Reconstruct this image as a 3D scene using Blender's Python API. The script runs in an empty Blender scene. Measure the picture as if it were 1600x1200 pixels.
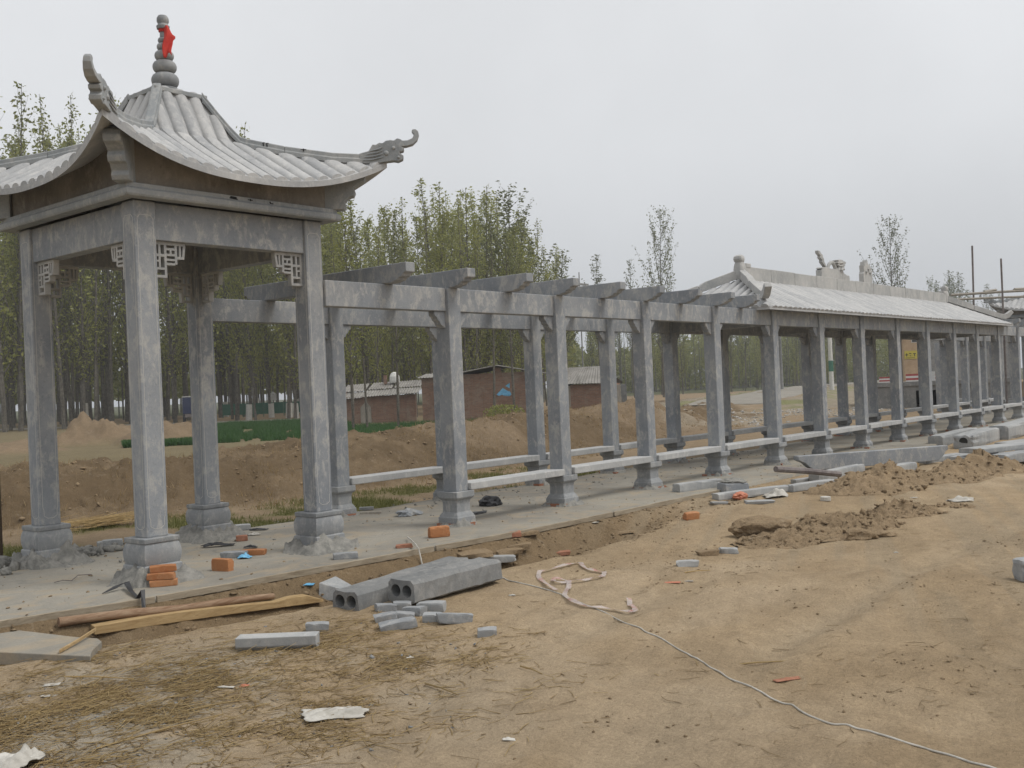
import bpy, bmesh, math, random
import numpy as np
from mathutils import Vector, Matrix, noise as mnoise

random.seed(7); rng = np.random.default_rng(11)
sc = bpy.context.scene
COL = sc.collection
R_ = math.radians

# ------------------------------------------------------------------ camera
FPX, YAW, PITCH, ROLL = 1609.75, .8731, .0043, .0429
CAM = np.array([-8.9017, -8.3954, 1.6])
FWD = np.array([math.sin(YAW)*math.cos(PITCH), math.cos(YAW)*math.cos(PITCH), math.sin(PITCH)])
RGT = np.array([math.cos(YAW), -math.sin(YAW), 0.0]); UPV = np.cross(RGT, FWD)
cr, sr = math.cos(ROLL), math.sin(ROLL)
cd = bpy.data.cameras.new('camera'); cam = bpy.data.objects.new('camera', cd); COL.objects.link(cam)
r_i = cr*RGT - sr*UPV; u_i = sr*RGT + cr*UPV
M = Matrix(((r_i[0], u_i[0], -FWD[0], CAM[0]), (r_i[1], u_i[1], -FWD[1], CAM[1]), (r_i[2], u_i[2], -FWD[2], CAM[2]), (0, 0, 0, 1)))
cam.matrix_world = M
cd.sensor_width = 36; cd.lens = FPX/1600*36; cd.clip_start = .05; cd.clip_end = 3000
sc.camera = cam

# ------------------------------------------------------------------ sky, sun, exposure
SUN_EL, SUN_AZ = R_(58), R_(150)          # azimuth measured from +Y towards +X
w = bpy.data.worlds.new('World'); sc.world = w; w.use_nodes = True
nt = w.node_tree; nt.nodes.clear()
wo = nt.nodes.new('ShaderNodeOutputWorld'); bg = nt.nodes.new('ShaderNodeBackground')
sky = nt.nodes.new('ShaderNodeTexSky'); sky.sky_type = 'NISHITA'; sky.sun_disc = False
sky.sun_elevation = SUN_EL; sky.sun_rotation = SUN_AZ; sky.dust_density = 6; sky.air_density = 1.5
hs = nt.nodes.new('ShaderNodeHueSaturation'); hs.inputs['Saturation'].default_value = .15
mx = nt.nodes.new('ShaderNodeMix'); mx.data_type = 'RGBA'; mx.inputs[0].default_value = .86
tc = nt.nodes.new('ShaderNodeTexCoord'); sx = nt.nodes.new('ShaderNodeSeparateXYZ')
cl = nt.nodes.new('ShaderNodeValToRGB')      # an even overcast layer, a little duller towards the horizon
cl.color_ramp.elements[0].position = 0.0; cl.color_ramp.elements[0].color = (.66, .69, .73, 1)
cl.color_ramp.elements[1].position = .55; cl.color_ramp.elements[1].color = (.96, .975, 1.0, 1)
e_ = cl.color_ramp.elements.new(.22); e_.color = (.85, .87, .90, 1)
sc_ = nt.nodes.new('ShaderNodeVectorMath'); sc_.operation = 'SCALE'; sc_.inputs['Scale'].default_value = 7.6
L = nt.links.new
cn = nt.nodes.new('ShaderNodeTexNoise'); cn.inputs['Scale'].default_value = 2.2; cn.inputs['Detail'].default_value = 5; cn.inputs['Roughness'].default_value = .55
cm = nt.nodes.new('ShaderNodeMapRange'); cm.inputs['From Min'].default_value = .3; cm.inputs['From Max'].default_value = .7; cm.inputs['To Min'].default_value = 7.1; cm.inputs['To Max'].default_value = 8.1
nt.links.new(tc.outputs['Generated'], cn.inputs['Vector']); nt.links.new(cn.outputs['Fac'], cm.inputs['Value']); nt.links.new(cm.outputs[0], sc_.inputs['Scale'])
L(tc.outputs['Generated'], sx.inputs[0]); L(sx.outputs['Z'], cl.inputs[0]); L(cl.outputs[0], sc_.inputs[0])
L(sky.outputs[0], hs.inputs['Color']); L(hs.outputs[0], mx.inputs['A']); L(sc_.outputs[0], mx.inputs['B'])
L(mx.outputs['Result'], bg.inputs[0]); L(bg.outputs[0], wo.inputs[0]); bg.inputs[1].default_value = .1
sd = bpy.data.lights.new('sun', 'SUN'); sd.energy = 1.5; sd.angle = R_(25); sd.color = (1, .965, .91)
so = bpy.data.objects.new('sun', sd); COL.objects.link(so)
sdir = Vector((math.sin(SUN_AZ)*math.cos(SUN_EL), math.cos(SUN_AZ)*math.cos(SUN_EL), math.sin(SUN_EL)))
so.rotation_euler = sdir.to_track_quat('Z', 'Y').to_euler(); so.location = (0, 0, 60)
sc.view_settings.view_transform = 'Standard'; sc.view_settings.look = 'None'
sc.view_settings.exposure = .3; sc.view_settings.gamma = 1; sc.view_settings.use_curve_mapping = False
sc.render.engine = 'CYCLES'; sc.cycles.use_denoising = True; sc.cycles.max_bounces = 6
sc.cycles.transparent_max_bounces = 6; sc.cycles.diffuse_bounces = 3; sc.cycles.glossy_bounces = 2

# ------------------------------------------------------------------ placing helpers
def ray(u, v):
    a = cr*(u-800) - sr*(v-600); b = sr*(u-800) + cr*(v-600)
    return FWD + RGT*a/FPX - UPV*b/FPX
def at(u, v, z=-.15):                      # the point of the level z that the photograph shows at (u, v)
    D = ray(u, v); t = (z-CAM[2])/D[2]; return CAM + t*D
def far(u, d, z=0.0):                      # the point at distance d in the column u of the photograph
    a = (u-800)/FPX; p = CAM + d*(np.array([FWD[0], FWD[1], 0]) + RGT*a); p[2] = z; return p
def zat(u, v, d):                          # the height seen at (u, v) at distance d
    return (CAM + ray(u, v)*d)[2]

# ------------------------------------------------------------------ numpy noise
_perm = rng.integers(0, 1 << 30, 4096)
def _hash(ix, iy, s): return (_perm[(ix*73 + iy*1031 + s*331) & 4095] & 0xffff)/65535.0
def vnoise(x, y, s=0):
    x = np.asarray(x, float); y = np.asarray(y, float)
    ix = np.floor(x).astype(np.int64); iy = np.floor(y).astype(np.int64); fx = x-ix; fy = y-iy
    fx = fx*fx*(3-2*fx); fy = fy*fy*(3-2*fy)
    a = _hash(ix, iy, s); b = _hash(ix+1, iy, s); c = _hash(ix, iy+1, s); d = _hash(ix+1, iy+1, s)
    return (a*(1-fx)+b*fx)*(1-fy)+(c*(1-fx)+d*fx)*fy - .5
def fbm(x, y, o=4, s=0, g=.5):
    t = 0; a = 1; f = 1
    for i in range(o): t = t + a*vnoise(np.asarray(x)*f+17.3*i, np.asarray(y)*f-9.1*i, s+i); a *= g; f *= 2.03
    return t
def sst(a, b, x):
    t = np.clip((np.asarray(x, float)-a)/(b-a), 0, 1); return t*t*(3-2*t)

# ------------------------------------------------------------------ the lie of the land
EDGE = np.array([(-14, .9), (-8, .1), (-5.44, -.31), (-4.55, -.51), (-3.84, -.61), (-2.07, -.77), (.05, -.98), (1.76, -1.02), (7, -1.02), (45, -1.02)])
BACK = np.array([(-14, 4.4), (-8, 3.3), (-3.17, 2.83), (-1.4, 2.56), (-.58, 2.48), (1.45, 2.47), (45, 2.5)])
FOOT = np.array([(-20, 9), (-6, 7), (-1.25, 6.0), (1, 5.4), (3.7, 5.2), (8.3, 5.9), (15.6, 7.4), (26, 9.8), (34, 13), (60, 30)])
def front_edge(x): return np.interp(x, EDGE[:, 0], EDGE[:, 1])
def back_edge(x): return np.interp(x, BACK[:, 0], BACK[:, 1])
HEAPS = [(far(128, 45), 2.2, .66), (far(190, 46), 2.6, .78), (far(255, 44), 2.2, .80), (far(60, 47), 2.4, .35), (far(20, 40), 2.2, .3),
         (far(1015, 33), 2.8, .22), (far(1075, 33.5), 2.6, .15), (far(940, 33), 2.2, .1), (far(735, 25), 1.6, .16), (far(700, 26), 1.4, .12)]
def track_dist(x, y, pl):                  # signed distance to a wheel path and the way along it
    best = np.full(np.shape(x), 1e9); sg = np.zeros(np.shape(x)); st = np.zeros(np.shape(x)); acc = 0
    for (ax_, ay_), (bx_, by_) in zip(pl[:-1], pl[1:]):
        L_ = math.hypot(bx_-ax_, by_-ay_); dx, dy = (bx_-ax_)/L_, (by_-ay_)/L_; t = np.clip((x-ax_)*dx+(y-ay_)*dy, 0, L_); ex, ey = x-ax_-t*dx, y-ay_-t*dy; q = np.hypot(ex, ey); m = q < best
        best = np.where(m, q, best); sg = np.where(m, np.sign(-ex*dy+ey*dx)*q, sg); st = np.where(m, acc+t, st); acc += L_
    return sg, st
def _smooth_path(pts): pts = np.array(pts); t = np.linspace(0, len(pts)-1, 14); return [(np.interp(q, range(len(pts)), pts[:, 0]), np.interp(q, range(len(pts)), pts[:, 1])) for q in t]
TRACKS = [(_smooth_path([at(1750, 700)[:2], at(1450, 810)[:2], at(1180, 930)[:2], at(900, 1090)[:2], at(650, 1260)[:2]]), 1), (_smooth_path([at(1800, 780)[:2], at(1560, 900)[:2], at(1330, 1060)[:2], at(1150, 1260)[:2]]), 2)]
def height(x, y):
    x = np.asarray(x, float); y = np.asarray(y, float)
    fe = front_edge(x); be = back_edge(x)
    # yard in front
    along = .92*x + .38*y; across = -.38*x + .92*y
    yard = -.15 + .09*sst(1.5, 7, x)*sst(-4.5, -1.2, y)
    yard = yard + .05*fbm(x*.45, y*.45, 3, 3) + .030*fbm(x*1.6, y*1.6, 3, 9) + .022*fbm(along*.3, across*4.2, 3, 21)
    yard = yard + .014*fbm(x*7, y*7, 3, 13, .6)
    for pl, sd in TRACKS:
        for o_ in (-.72, .72):
            dd, ss = track_dist(x, y, pl); e = np.abs(dd-o_-.05*fbm(ss*.5, ss*0+sd, 2, 46)); fade = .35+.65*sst(-.15, .15, fbm(ss*.35, ss*0+sd*3, 2, 47))
            yard = yard - fade*(.030*np.exp(-(e/.13)**2) - .016*np.exp(-((e-.24)/.09)**2)) + fade*.007*np.exp(-(e/.12)**2)*np.sin(ss*2*np.pi/.11+np.sign(dd-o_)*e*25)
    so_ = fe-y; dp = .23*(1-sst(.2, 3.4, x))+.04
    face = -.045 - dp*sst(.0, .40, so_+.06*fbm(x*3, y*3, 2, 45)) + .05*sst(.0, .1, so_)*fbm(x*6, y*2.5, 3, 40, .6)
    yard = face + (yard-face)*sst(.38, 1.0, so_+.12*fbm(x*1.5, y*1.5, 2, 41))
    # behind the platform
    foot = np.interp(x, FOOT[:, 0], FOOT[:, 1]); d = y-foot + .5*fbm(x*.4, y*.4, 2, 50)
    crest = .62 + .20*sst(6, 13, x) + .18*fbm(x*.35, y*.3, 3, 31)
    bank = crest*sst(-.2, 2.5, d)*(1-sst(3.8, 11, d))
    fall = 1-.45*sst(20, 30, x)-.55*sst(28, 36, x)
    rough = sst(-.4, .8, d)*(1-sst(8, 13, d))
    back = -.07 + bank*fall + rough*(.20*fbm(x*1.3, y*1.3, 5, 61, .62) + .10*fbm(x*4.5, y*4.5, 3, 71, .7)) + .03*fbm(x*2, y*2, 3, 81)
    for p, r, hh in HEAPS:
        q = np.hypot(x-p[0], y-p[1])/r
        back = back + hh*np.clip(1-q**1.5, 0, 1)*(1+.9*fbm(x*1.1, y*1.1, 4, 91, .6)) * (q < 1)
    # raised road to the right, far behind
    yr = road_y(x); s = np.abs(y-yr)
    back = back + ROAD_Z*sst(40, 48, x)*(1-sst(3.2, 7.0, s))
    k = sst(.5, .6, y-fe)
    z = yard*(1-k) + back*k
    inside = sst(.02, .12, y-fe)*sst(.06, .2, be-y)*(1-sst(44.6, 45, x))*sst(-14, -13.5, x)
    return z*(1-inside) - .38*inside
def road_y(x): return np.interp(x, [20, 50, 76, 91, 112, 200], [15.0, 21.5, 31.5, 36.5, 41.5, 60])
ROAD_Z = .42

# ------------------------------------------------------------------ mesh helpers
class MB:
    def __init__(s): s.v = []; s.f = []; s.sm = False
    def add(s, v, f):
        n = len(s.v); s.v.extend([tuple(map(float, p)) for p in v]); s.f.extend([tuple(i+n for i in q) for q in f]); return s
    def box(s, x0, x1, y0, y1, z0, z1, m=None):
        v = [(x, y, z) for z in (z0, z1) for y in (y0, y1) for x in (x0, x1)]
        if m is not None: v = [tuple(m @ Vector(p)) for p in v]
        return s.add(v, [(0, 2, 3, 1), (4, 5, 7, 6), (0, 1, 5, 4), (2, 6, 7, 3), (0, 4, 6, 2), (1, 3, 7, 5)])
    def prism(s, poly, d0, d1, fr):         # poly in 2-D, fr(a, b, d) -> 3-D
        n = len(poly); v = [fr(a, b, d0) for a, b in poly]+[fr(a, b, d1) for a, b in poly]
        return s.add(v, [tuple(range(n))[::-1], tuple(range(n, 2*n))]+[(i, (i+1) % n, n+(i+1) % n, n+i) for i in range(n)])
    def loft(s, secs):                      # secs: lists of equal-length loops
        n = len(secs[0]); v = [p for q in secs for p in q]; f = [tuple(range(n))[::-1], tuple(range((len(secs)-1)*n, len(secs)*n))]
        for k in range(len(secs)-1):
            for i in range(n): f.append((k*n+i, k*n+(i+1) % n, (k+1)*n+(i+1) % n, (k+1)*n+i))
        return s.add(v, f)
    def squares(s, cx, cy, prof):           # square sections (z, half width)
        return s.loft([[(cx-h, cy-h, z), (cx+h, cy-h, z), (cx+h, cy+h, z), (cx-h, cy+h, z)] for z, h in prof])
    def tube(s, pts, r, n=6, flat=1.0):
        pts = [Vector(p) for p in pts]; secs = []
        rr = r if isinstance(r, (list, tuple)) else [r]*len(pts)
        for i, p in enumerate(pts):
            d = (pts[min(i+1, len(pts)-1)]-pts[max(i-1, 0)]).normalized()
            a = d.cross(Vector((0, 0, 1)))
            if a.length < 1e-3: a = Vector((1, 0, 0))
            a.normalize(); b = a.cross(d)
            secs.append([tuple(p+(a*math.cos(2*math.pi*k/n)+b*math.sin(2*math.pi*k/n)*flat)*rr[i]) for k in range(n)])
        return s.loft(secs)
    def lathe(s, prof, cx=0, cy=0, n=24):
        return s.loft([[(cx+r*math.cos(2*math.pi*k/n), cy+r*math.sin(2*math.pi*k/n), z) for k in range(n)] for z, r in prof])
    def mesh(s, name):
        me = bpy.data.meshes.new(name); me.from_pydata(s.v, [], s.f); me.update()
        bm = bmesh.new(); bm.from_mesh(me); bmesh.ops.recalc_face_normals(bm, faces=bm.faces); bm.to_mesh(me); bm.free()
        return me
    def build(s, name, mat, parent=None, bev=0, smooth=False, loc=None, rot=None):
        return link(name, s.mesh(name), mat, parent, bev, smooth, loc, rot)
def link(name, me, mat=None, parent=None, bev=0, smooth=False, loc=None, rot=None):
    o = bpy.data.objects.new(name, me); COL.objects.link(o)
    if mat is not None and not me.materials: me.materials.append(mat)
    if smooth:
        me.polygons.foreach_set('use_smooth', [True]*len(me.polygons)); me.set_sharp_from_angle(angle=R_(38)); me.update()
    if bev:
        m = o.modifiers.new('bevel', 'BEVEL'); m.width = bev; m.segments = 2; m.limit_method = 'ANGLE'; m.angle_limit = R_(35)
    if parent: o.parent = parent
    if loc is not None: o.location = loc
    if rot is not None: o.rotation_euler = rot
    return o
def tag(o, label=None, cat=None, group=None, kind=None):
    if label: o['label'] = label
    if cat: o['category'] = cat
    if group: o['group'] = group
    if kind: o['kind'] = kind
    return o
def thing(name, label, cat, loc=(0, 0, 0), rz=0, group=None):
    o = bpy.data.objects.new(name, None); COL.objects.link(o); o.location = tuple(map(float, loc)); o.rotation_euler = (0, 0, rz)
    o.empty_display_size = .2
    return tag(o, label, cat, group)
KIDS = {}
def copy_tree(o, parent=None):
    c = o.copy(); COL.objects.link(c)
    if parent: c.parent = parent
    for ch in list(o.children): copy_tree(ch, c)
    return c
def npmesh(name, verts, faces, mat=None, smooth=False, col=None):
    me = bpy.data.meshes.new(name); verts = np.asarray(verts, np.float32); faces = np.asarray(faces, np.int32); k = faces.shape[1]
    me.vertices.add(len(verts)); me.vertices.foreach_set('co', verts.ravel())
    me.loops.add(faces.size); me.loops.foreach_set('vertex_index', faces.ravel())
    me.polygons.add(len(faces)); me.polygons.foreach_set('loop_start', np.arange(0, faces.size, k, dtype=np.int32))
    me.polygons.foreach_set('loop_total', np.full(len(faces), k, np.int32))
    if smooth: me.polygons.foreach_set('use_smooth', np.ones(len(faces), bool))
    if col is not None:
        at_ = me.attributes.new('soil', 'FLOAT_COLOR', 'POINT'); at_.data.foreach_set('color', np.c_[col, np.ones(len(col))].astype(np.float32).ravel())
    me.update(calc_edges=True); me.validate()
    if mat: me.materials.append(mat)
    return me

# ------------------------------------------------------------------ materials
class NT:
    def __init__(s, name):
        s.m = bpy.data.materials.new(name); s.m.use_nodes = True; s.t = s.m.node_tree; s.t.nodes.clear()
        s.out = s.n('ShaderNodeOutputMaterial'); s.b = s.n('ShaderNodeBsdfPrincipled'); s.l(s.b.outputs[0], s.out.inputs[0])
        s.b.inputs['Roughness'].default_value = .9; s.b.inputs['Specular IOR Level'].default_value = .25
    def n(s, t): return s.t.nodes.new(t)
    def l(s, a, b): s.t.links.new(a, b)
    def coord(s, rand=True, scale=(1, 1, 1), world=False):
        tc = s.n('ShaderNodeTexCoord'); src = tc.outputs['Object']
        if world: src = s.n('ShaderNodeNewGeometry').outputs['Position']
        if rand:
            oi = s.n('ShaderNodeObjectInfo'); va = s.n('ShaderNodeVectorMath'); va.operation = 'SCALE'; va.inputs[0].default_value = (31, 17, 23)
            s.l(oi.outputs['Random'], va.inputs['Scale']); ad = s.n('ShaderNodeVectorMath'); s.l(src, ad.inputs[0]); s.l(va.outputs[0], ad.inputs[1]); src = ad.outputs[0]
        if scale != (1, 1, 1):
            mp = s.n('ShaderNodeVectorMath'); mp.operation = 'MULTIPLY'; mp.inputs[1].default_value = scale; s.l(src, mp.inputs[0]); src = mp.outputs[0]
        return src
    def noise(s, vec, scale, detail=4, rough=.55, dist=0):
        k = s.n('ShaderNodeTexNoise'); k.inputs['Scale'].default_value = scale; k.inputs['Detail'].default_value = detail
        k.inputs['Roughness'].default_value = rough; k.inputs['Distortion'].default_value = dist
        if vec is not None: s.l(vec, k.inputs['Vector'])
        return k.outputs['Fac']
    def ramp(s, fac, a, b):
        r = s.n('ShaderNodeMapRange'); r.inputs['From Min'].default_value = a; r.inputs['From Max'].default_value = b; r.clamp = True
        s.l(fac, r.inputs['Value']); return r.outputs[0]
    def mul(s, f, k):
        m = s.n('ShaderNodeMath'); m.operation = 'MULTIPLY'; s.l(f, m.inputs[0])
        if isinstance(k, (int, float)): m.inputs[1].default_value = k
        else: s.l(k, m.inputs[1])
        return m.outputs[0]
    def mix(s, f, a, b, blend='MIX'):
        m = s.n('ShaderNodeMix'); m.data_type = 'RGBA'; m.blend_type = blend
        if isinstance(f, (int, float)): m.inputs[0].default_value = f
        else: s.l(f, m.inputs[0])
        for q, i in ((a, 'A'), (b, 'B')):
            if isinstance(q, tuple): m.inputs[i].default_value = (*q, 1)
            else: s.l(q, m.inputs[i])
        return m.outputs['Result']
    def grey(s, fac, a, b):                # multiplier a..b from a 0..1 value
        r = s.n('ShaderNodeMapRange'); r.inputs['To Min'].default_value = a; r.inputs['To Max'].default_value = b; s.l(fac, r.inputs['Value'])
        c = s.n('ShaderNodeCombineColor'); [s.l(r.outputs[0], c.inputs[i]) for i in range(3)]; return c.outputs[0]
    def bump(s, h, strength=.3, dist=.01):
        b = s.n('ShaderNodeBump'); b.inputs['Strength'].default_value = strength; b.inputs['Distance'].default_value = dist; s.l(h, b.inputs['Height'])
        s.l(b.outputs[0], s.b.inputs['Normal']); return b
    def done(s, col, rough=None, spec=None):
        if isinstance(col, tuple): s.b.inputs['Base Color'].default_value = (*col, 1)
        else: s.l(col, s.b.inputs['Base Color'])
        if rough is not None: s.b.inputs['Roughness'].default_value = rough
        if spec is not None: s.b.inputs['Specular IOR Level'].default_value = spec
        return s.m
def stone(name, dark, mid, dust, dusty=(.50, .66), amt=.7, streak=(1, 1, 1), grain=.12):
    t = NT(name); c = t.coord(scale=streak); cz = t.coord(scale=(streak[0], streak[1], streak[2]*.55))
    n1 = t.noise(c, 1.3, 5, .55, .2); n2 = t.noise(cz, 9.0, 10, .74, .3); n3 = t.noise(c, 130, 3, .6); n4 = t.noise(c, 24, 6, .72, .3); n5 = t.noise(cz, 2.1, 7, .62, .3)
    col = t.mix(t.ramp(n1, .36, .64), dark, mid)
    col = t.mix(t.mul(t.ramp(n2, *dusty), amt), col, dust)
    col = t.mix(t.mul(t.ramp(n5, .50, .68), amt*.45), col, dust)
    col = t.mix(t.mul(t.ramp(n4, .54, .70), .30), col, dust)
    col = t.mix(t.mul(t.ramp(n4, .44, .28), .45), col, tuple(x*.6 for x in dark))
    col = t.mix(1.0, col, t.grey(n3, 1-grain, 1+grain), 'MULTIPLY')
    ad = t.n('ShaderNodeMath'); t.l(n3, ad.inputs[0]); t.l(n4, ad.inputs[1]); t.bump(ad.outputs[0], .35, .005); return t.done(col, .86, .25)
def plain(name, a, b, scale=6, bump=.2, rough=.85, spec=.25, fine=60, dist=.5):
    t = NT(name); c = t.coord(); n = t.noise(c, scale, 6, .6, dist); f = t.noise(c, fine, 3)
    col = t.mix(t.ramp(n, .35, .65), a, b); col = t.mix(1.0, col, t.grey(f, .85, 1.15), 'MULTIPLY'); t.bump(f, bump, .006); return t.done(col, rough, spec)

m_stone = stone('grey_stone', (.205, .22, .24), (.275, .29, .306), (.425, .413, .388), (.495, .615), .74)
m_frieze = stone('brown_stone', (.135, .12, .102), (.205, .185, .158), (.29, .26, .22))  # browner, darker stone for the frieze and ceiling
m_stone2 = stone('bright_cut_stone', (.20, .21, .22), (.29, .30, .305), (.42, .41, .39))
m_bench = stone('bench_stone', (.33, .335, .335), (.43, .43, .42), (.52, .51, .49))
m_cut = stone('cut_stone', (.26, .27, .275), (.36, .365, .36), (.46, .45, .43))
m_tile = stone('roof_stone', (.31, .315, .32), (.42, .42, .415), (.52, .51, .49))
m_ridge = stone('ridge_stone', (.21, .225, .235), (.30, .31, .31), (.42, .41, .39))
m_carv = stone('carved_stone', (.30, .305, .30), (.42, .415, .40), (.52, .50, .47))
m_conc = stone('rough_concrete', (.15, .155, .155), (.22, .22, .215), (.32, .31, .29), (.5, .64), .6, grain=.3)
m_mortar = plain('wet_mortar', (.17, .168, .155), (.28, .27, .245), 14, .8, .95, .1, 70)
m_brick = stone('red_brick', (.33, .135, .055), (.43, .195, .085), (.46, .27, .15), (.50, .66), .6)
m_brickold = plain('old_brick', (.26, .12, .075), (.36, .18, .12), 12, .5, .95, .1, 80)
m_red = plain('red_cloth', (.42, .030, .024), (.52, .055, .04), 5, .2, .8)
m_white = plain('white_plastic', (.33, .31, .27), (.52, .50, .455), 8, .2, .6, .3)
m_blue = plain('blue_plastic', (.10, .33, .55), (.20, .48, .68), 8, .2, .5, .4)
m_orange = plain('orange_plastic', (.38, .12, .065), (.50, .19, .11), 8, .2, .5, .4)
m_black = plain('black_plastic', (.015, .015, .017), (.04, .04, .042), 8, .3, .5, .4)
m_paint = plain('black_paint', (.01, .01, .012), (.03, .03, .03), 8, .1)
m_groove = plain('engraved_line', (.42, .41, .39), (.50, .49, .46), 8, .1)
m_white_paint = plain('white_paint', (.46, .46, .45), (.58, .58, .57), 5, .1)
m_red_paint = plain('red_paint', (.27, .055, .055), (.35, .08, .075), 5, .1)
m_green_paint = plain('green_paint', (.04, .13, .09), (.06, .17, .12), 5, .1)
m_navy = plain('navy_paint', (.012, .02, .06), (.02, .03, .08), 3, .05, .4, .5)
m_yellow = plain('yellow_paint', (.42, .35, .04), (.5, .43, .07), 3, .05)
m_glass = plain('dark_glass', (.02, .024, .028), (.03, .034, .04), 3, 0, .15, .5)
m_dark = plain('hollow_shade', (.02, .02, .02), (.03, .03, .028), 3, .1)  # near-black colour standing in for the shade inside hollows
m_bark = plain('poplar_bark', (.085, .078, .065), (.17, .155, .13), 7, .6, .95, .1, 40)
m_lime = plain('lime_wash', (.50, .50, .47), (.62, .61, .57), 8, .3)
m_steel = plain('rusty_steel', (.12, .10, .095), (.20, .175, .165), 9, .3, .7, .4)
m_plaster = plain('ochre_plaster', (.36, .25, .15), (.44, .32, .20), 2, .2)
m_whitestone = stone('white_rubble', (.30, .28, .25), (.40, .38, .35), (.48, .46, .43))
def wood(name, a, b, sc_=(1, 9, 9)):
    t = NT(name); c = t.coord(scale=sc_); n = t.noise(c, 2.2, 7, .65, 1.2); f = t.noise(c, 14, 4)
    col = t.mix(t.ramp(n, .32, .68), a, b); col = t.mix(t.mul(t.ramp(f, .6, .75), .5), col, tuple(x*.55 for x in a)); t.bump(f, .5, .006); return t.done(col, .85, .2)
m_timber = wood('sawn_timber', (.27, .18, .085), (.44, .32, .17))
m_log = wood('stripped_log', (.17, .095, .055), (.34, .245, .165))
m_post = wood('dark_wood', (.05, .035, .025), (.09, .065, .045), (9, 9, 1))
m_form = wood('form_board', (.20, .16, .11), (.36, .31, .235))
m_plank = wood('grey_plank', (.22, .20, .17), (.36, .33, .28), (9, 9, 1))
def brickwall(name):
    t = NT(name); c = t.coord(False)
    geo = t.n('ShaderNodeTexCoord'); sep = t.n('ShaderNodeSeparateXYZ'); t.l(geo.outputs['Object'], sep.inputs[0])
    ad = t.n('ShaderNodeMath'); t.l(sep.outputs['X'], ad.inputs[0]); t.l(sep.outputs['Y'], ad.inputs[1])
    cb = t.n('ShaderNodeCombineXYZ'); t.l(ad.outputs[0], cb.inputs['X']); t.l(sep.outputs['Z'], cb.inputs['Y'])
    b = t.n('ShaderNodeTexBrick'); t.l(cb.outputs[0], b.inputs['Vector']); b.inputs['Scale'].default_value = 1
    b.inputs['Brick Width'].default_value = .25; b.inputs['Row Height'].default_value = .067; b.inputs['Mortar Size'].default_value = .009
    b.inputs['Color1'].default_value = (.205, .115, .078, 1); b.inputs['Color2'].default_value = (.28, .158, .105, 1); b.inputs['Mortar'].default_value = (.22, .19, .16, 1)
    n = t.noise(c, 1.1, 6, .65, 1); col = t.mix(t.mul(t.ramp(n, .48, .66), .55), b.outputs['Color'], (.30, .26, .21)); n2 = t.noise(c, 2.6, 6, .65, 1)
    col = t.mix(t.mul(t.ramp(n2, .5, .7), .5), col, (.14, .075, .05)); t.bump(b.outputs['Fac'], -.4, .01); return t.done(col, .95, .1)
m_wall = brickwall('brick_wall')
def sheet(name):
    t = NT(name); c = t.coord(scale=(1, 1, 1)); n = t.noise(c, 1.2, 6, .65, 1); n2 = t.noise(c, 5, 5, .6)
    col = t.mix(t.ramp(n, .35, .65), (.17, .16, .145), (.27, .258, .236)); col = t.mix(t.mul(t.ramp(n2, .58, .7), .6), col, (.13, .115, .10)); return t.done(col, .9, .2)
m_sheet = sheet('asbestos_sheet')
def leafmat(name, a, b):
    t = NT(name); oi = t.n('ShaderNodeObjectInfo'); g = t.n('ShaderNodeNewGeometry')
    col = t.mix(g.outputs['Random Per Island'], a, b)
    col = t.mix(1.0, col, t.grey(oi.outputs['Random'], .78, 1.22), 'MULTIPLY')
    t.l(col, t.b.inputs['Base Color']); t.b.inputs['Roughness'].default_value = .6
    tr = t.n('ShaderNodeBsdfTranslucent'); t.l(col, tr.inputs[0]); ms = t.n('ShaderNodeMixShader'); ms.inputs[0].default_value = .45
    t.l(t.b.outputs[0], ms.inputs[1]); t.l(tr.outputs[0], ms.inputs[2]); t.l(ms.outputs[0], t.out.inputs[0]); return t.m
m_leaf = leafmat('poplar_leaves', (.21, .23, .062), (.32, .32, .105))
m_leaf_pale = leafmat('young_poplar_leaves', (.12, .135, .06), (.18, .19, .09))
m_grass = leafmat('grass_blades', (.10, .115, .03), (.20, .19, .07))
m_wheat = leafmat('wheat_blades', (.04, .10, .03), (.075, .15, .045))
m_straw = leafmat('straw', (.34, .235, .105), (.56, .43, .22))
m_straw_d = leafmat('weathered_straw', (.235, .165, .08), (.42, .31, .165))
def soil(name, attr=True, col=(.3, .22, .14)):
    t = NT(name); c = t.coord(False, world=True)
    if attr:
        a = t.n('ShaderNodeAttribute'); a.attribute_name = 'soil'; base = a.outputs['Color']
    else: base = t.mix(0.0, col, col)
    n1 = t.noise(c, .9, 7, .62, .8); n2 = t.noise(c, 6, 8, .68, .6); n3 = t.noise(c, 50, 6, .78); n4 = t.noise(c, 2.7, 6, .7, 2.5)
    col = t.mix(1.0, base, t.grey(n1, .72, 1.28), 'MULTIPLY'); col = t.mix(1.0, col, t.grey(n2, .68, 1.32), 'MULTIPLY')
    col = t.mix(1.0, col, t.grey(n3, .45, 1.55), 'MULTIPLY'); col = t.mix(t.mul(t.ramp(n4, .58, .72), .30), col, (.40, .335, .25))
    n5 = t.noise(c, 170, 3, .7); col = t.mix(1.0, col, t.grey(n5, .60, 1.40), 'MULTIPLY'); n6 = t.noise(c, 19, 7, .75, .4); col = t.mix(t.mul(t.ramp(n6, .42, .28), .5), col, (.14, .10, .06))
    ad = t.n('ShaderNodeMath'); t.l(t.mul(n6, .9), ad.inputs[0]); t.l(t.mul(n3, .5), ad.inputs[1])
    t.bump(ad.outputs[0], .9, .035); return t.done(col, .97, .08)
m_soil = soil('bare_soil'); m_pile = soil('loose_soil', False, (.29, .215, .135)); m_clod = soil('clods', False, (.29, .215, .135))
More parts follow.
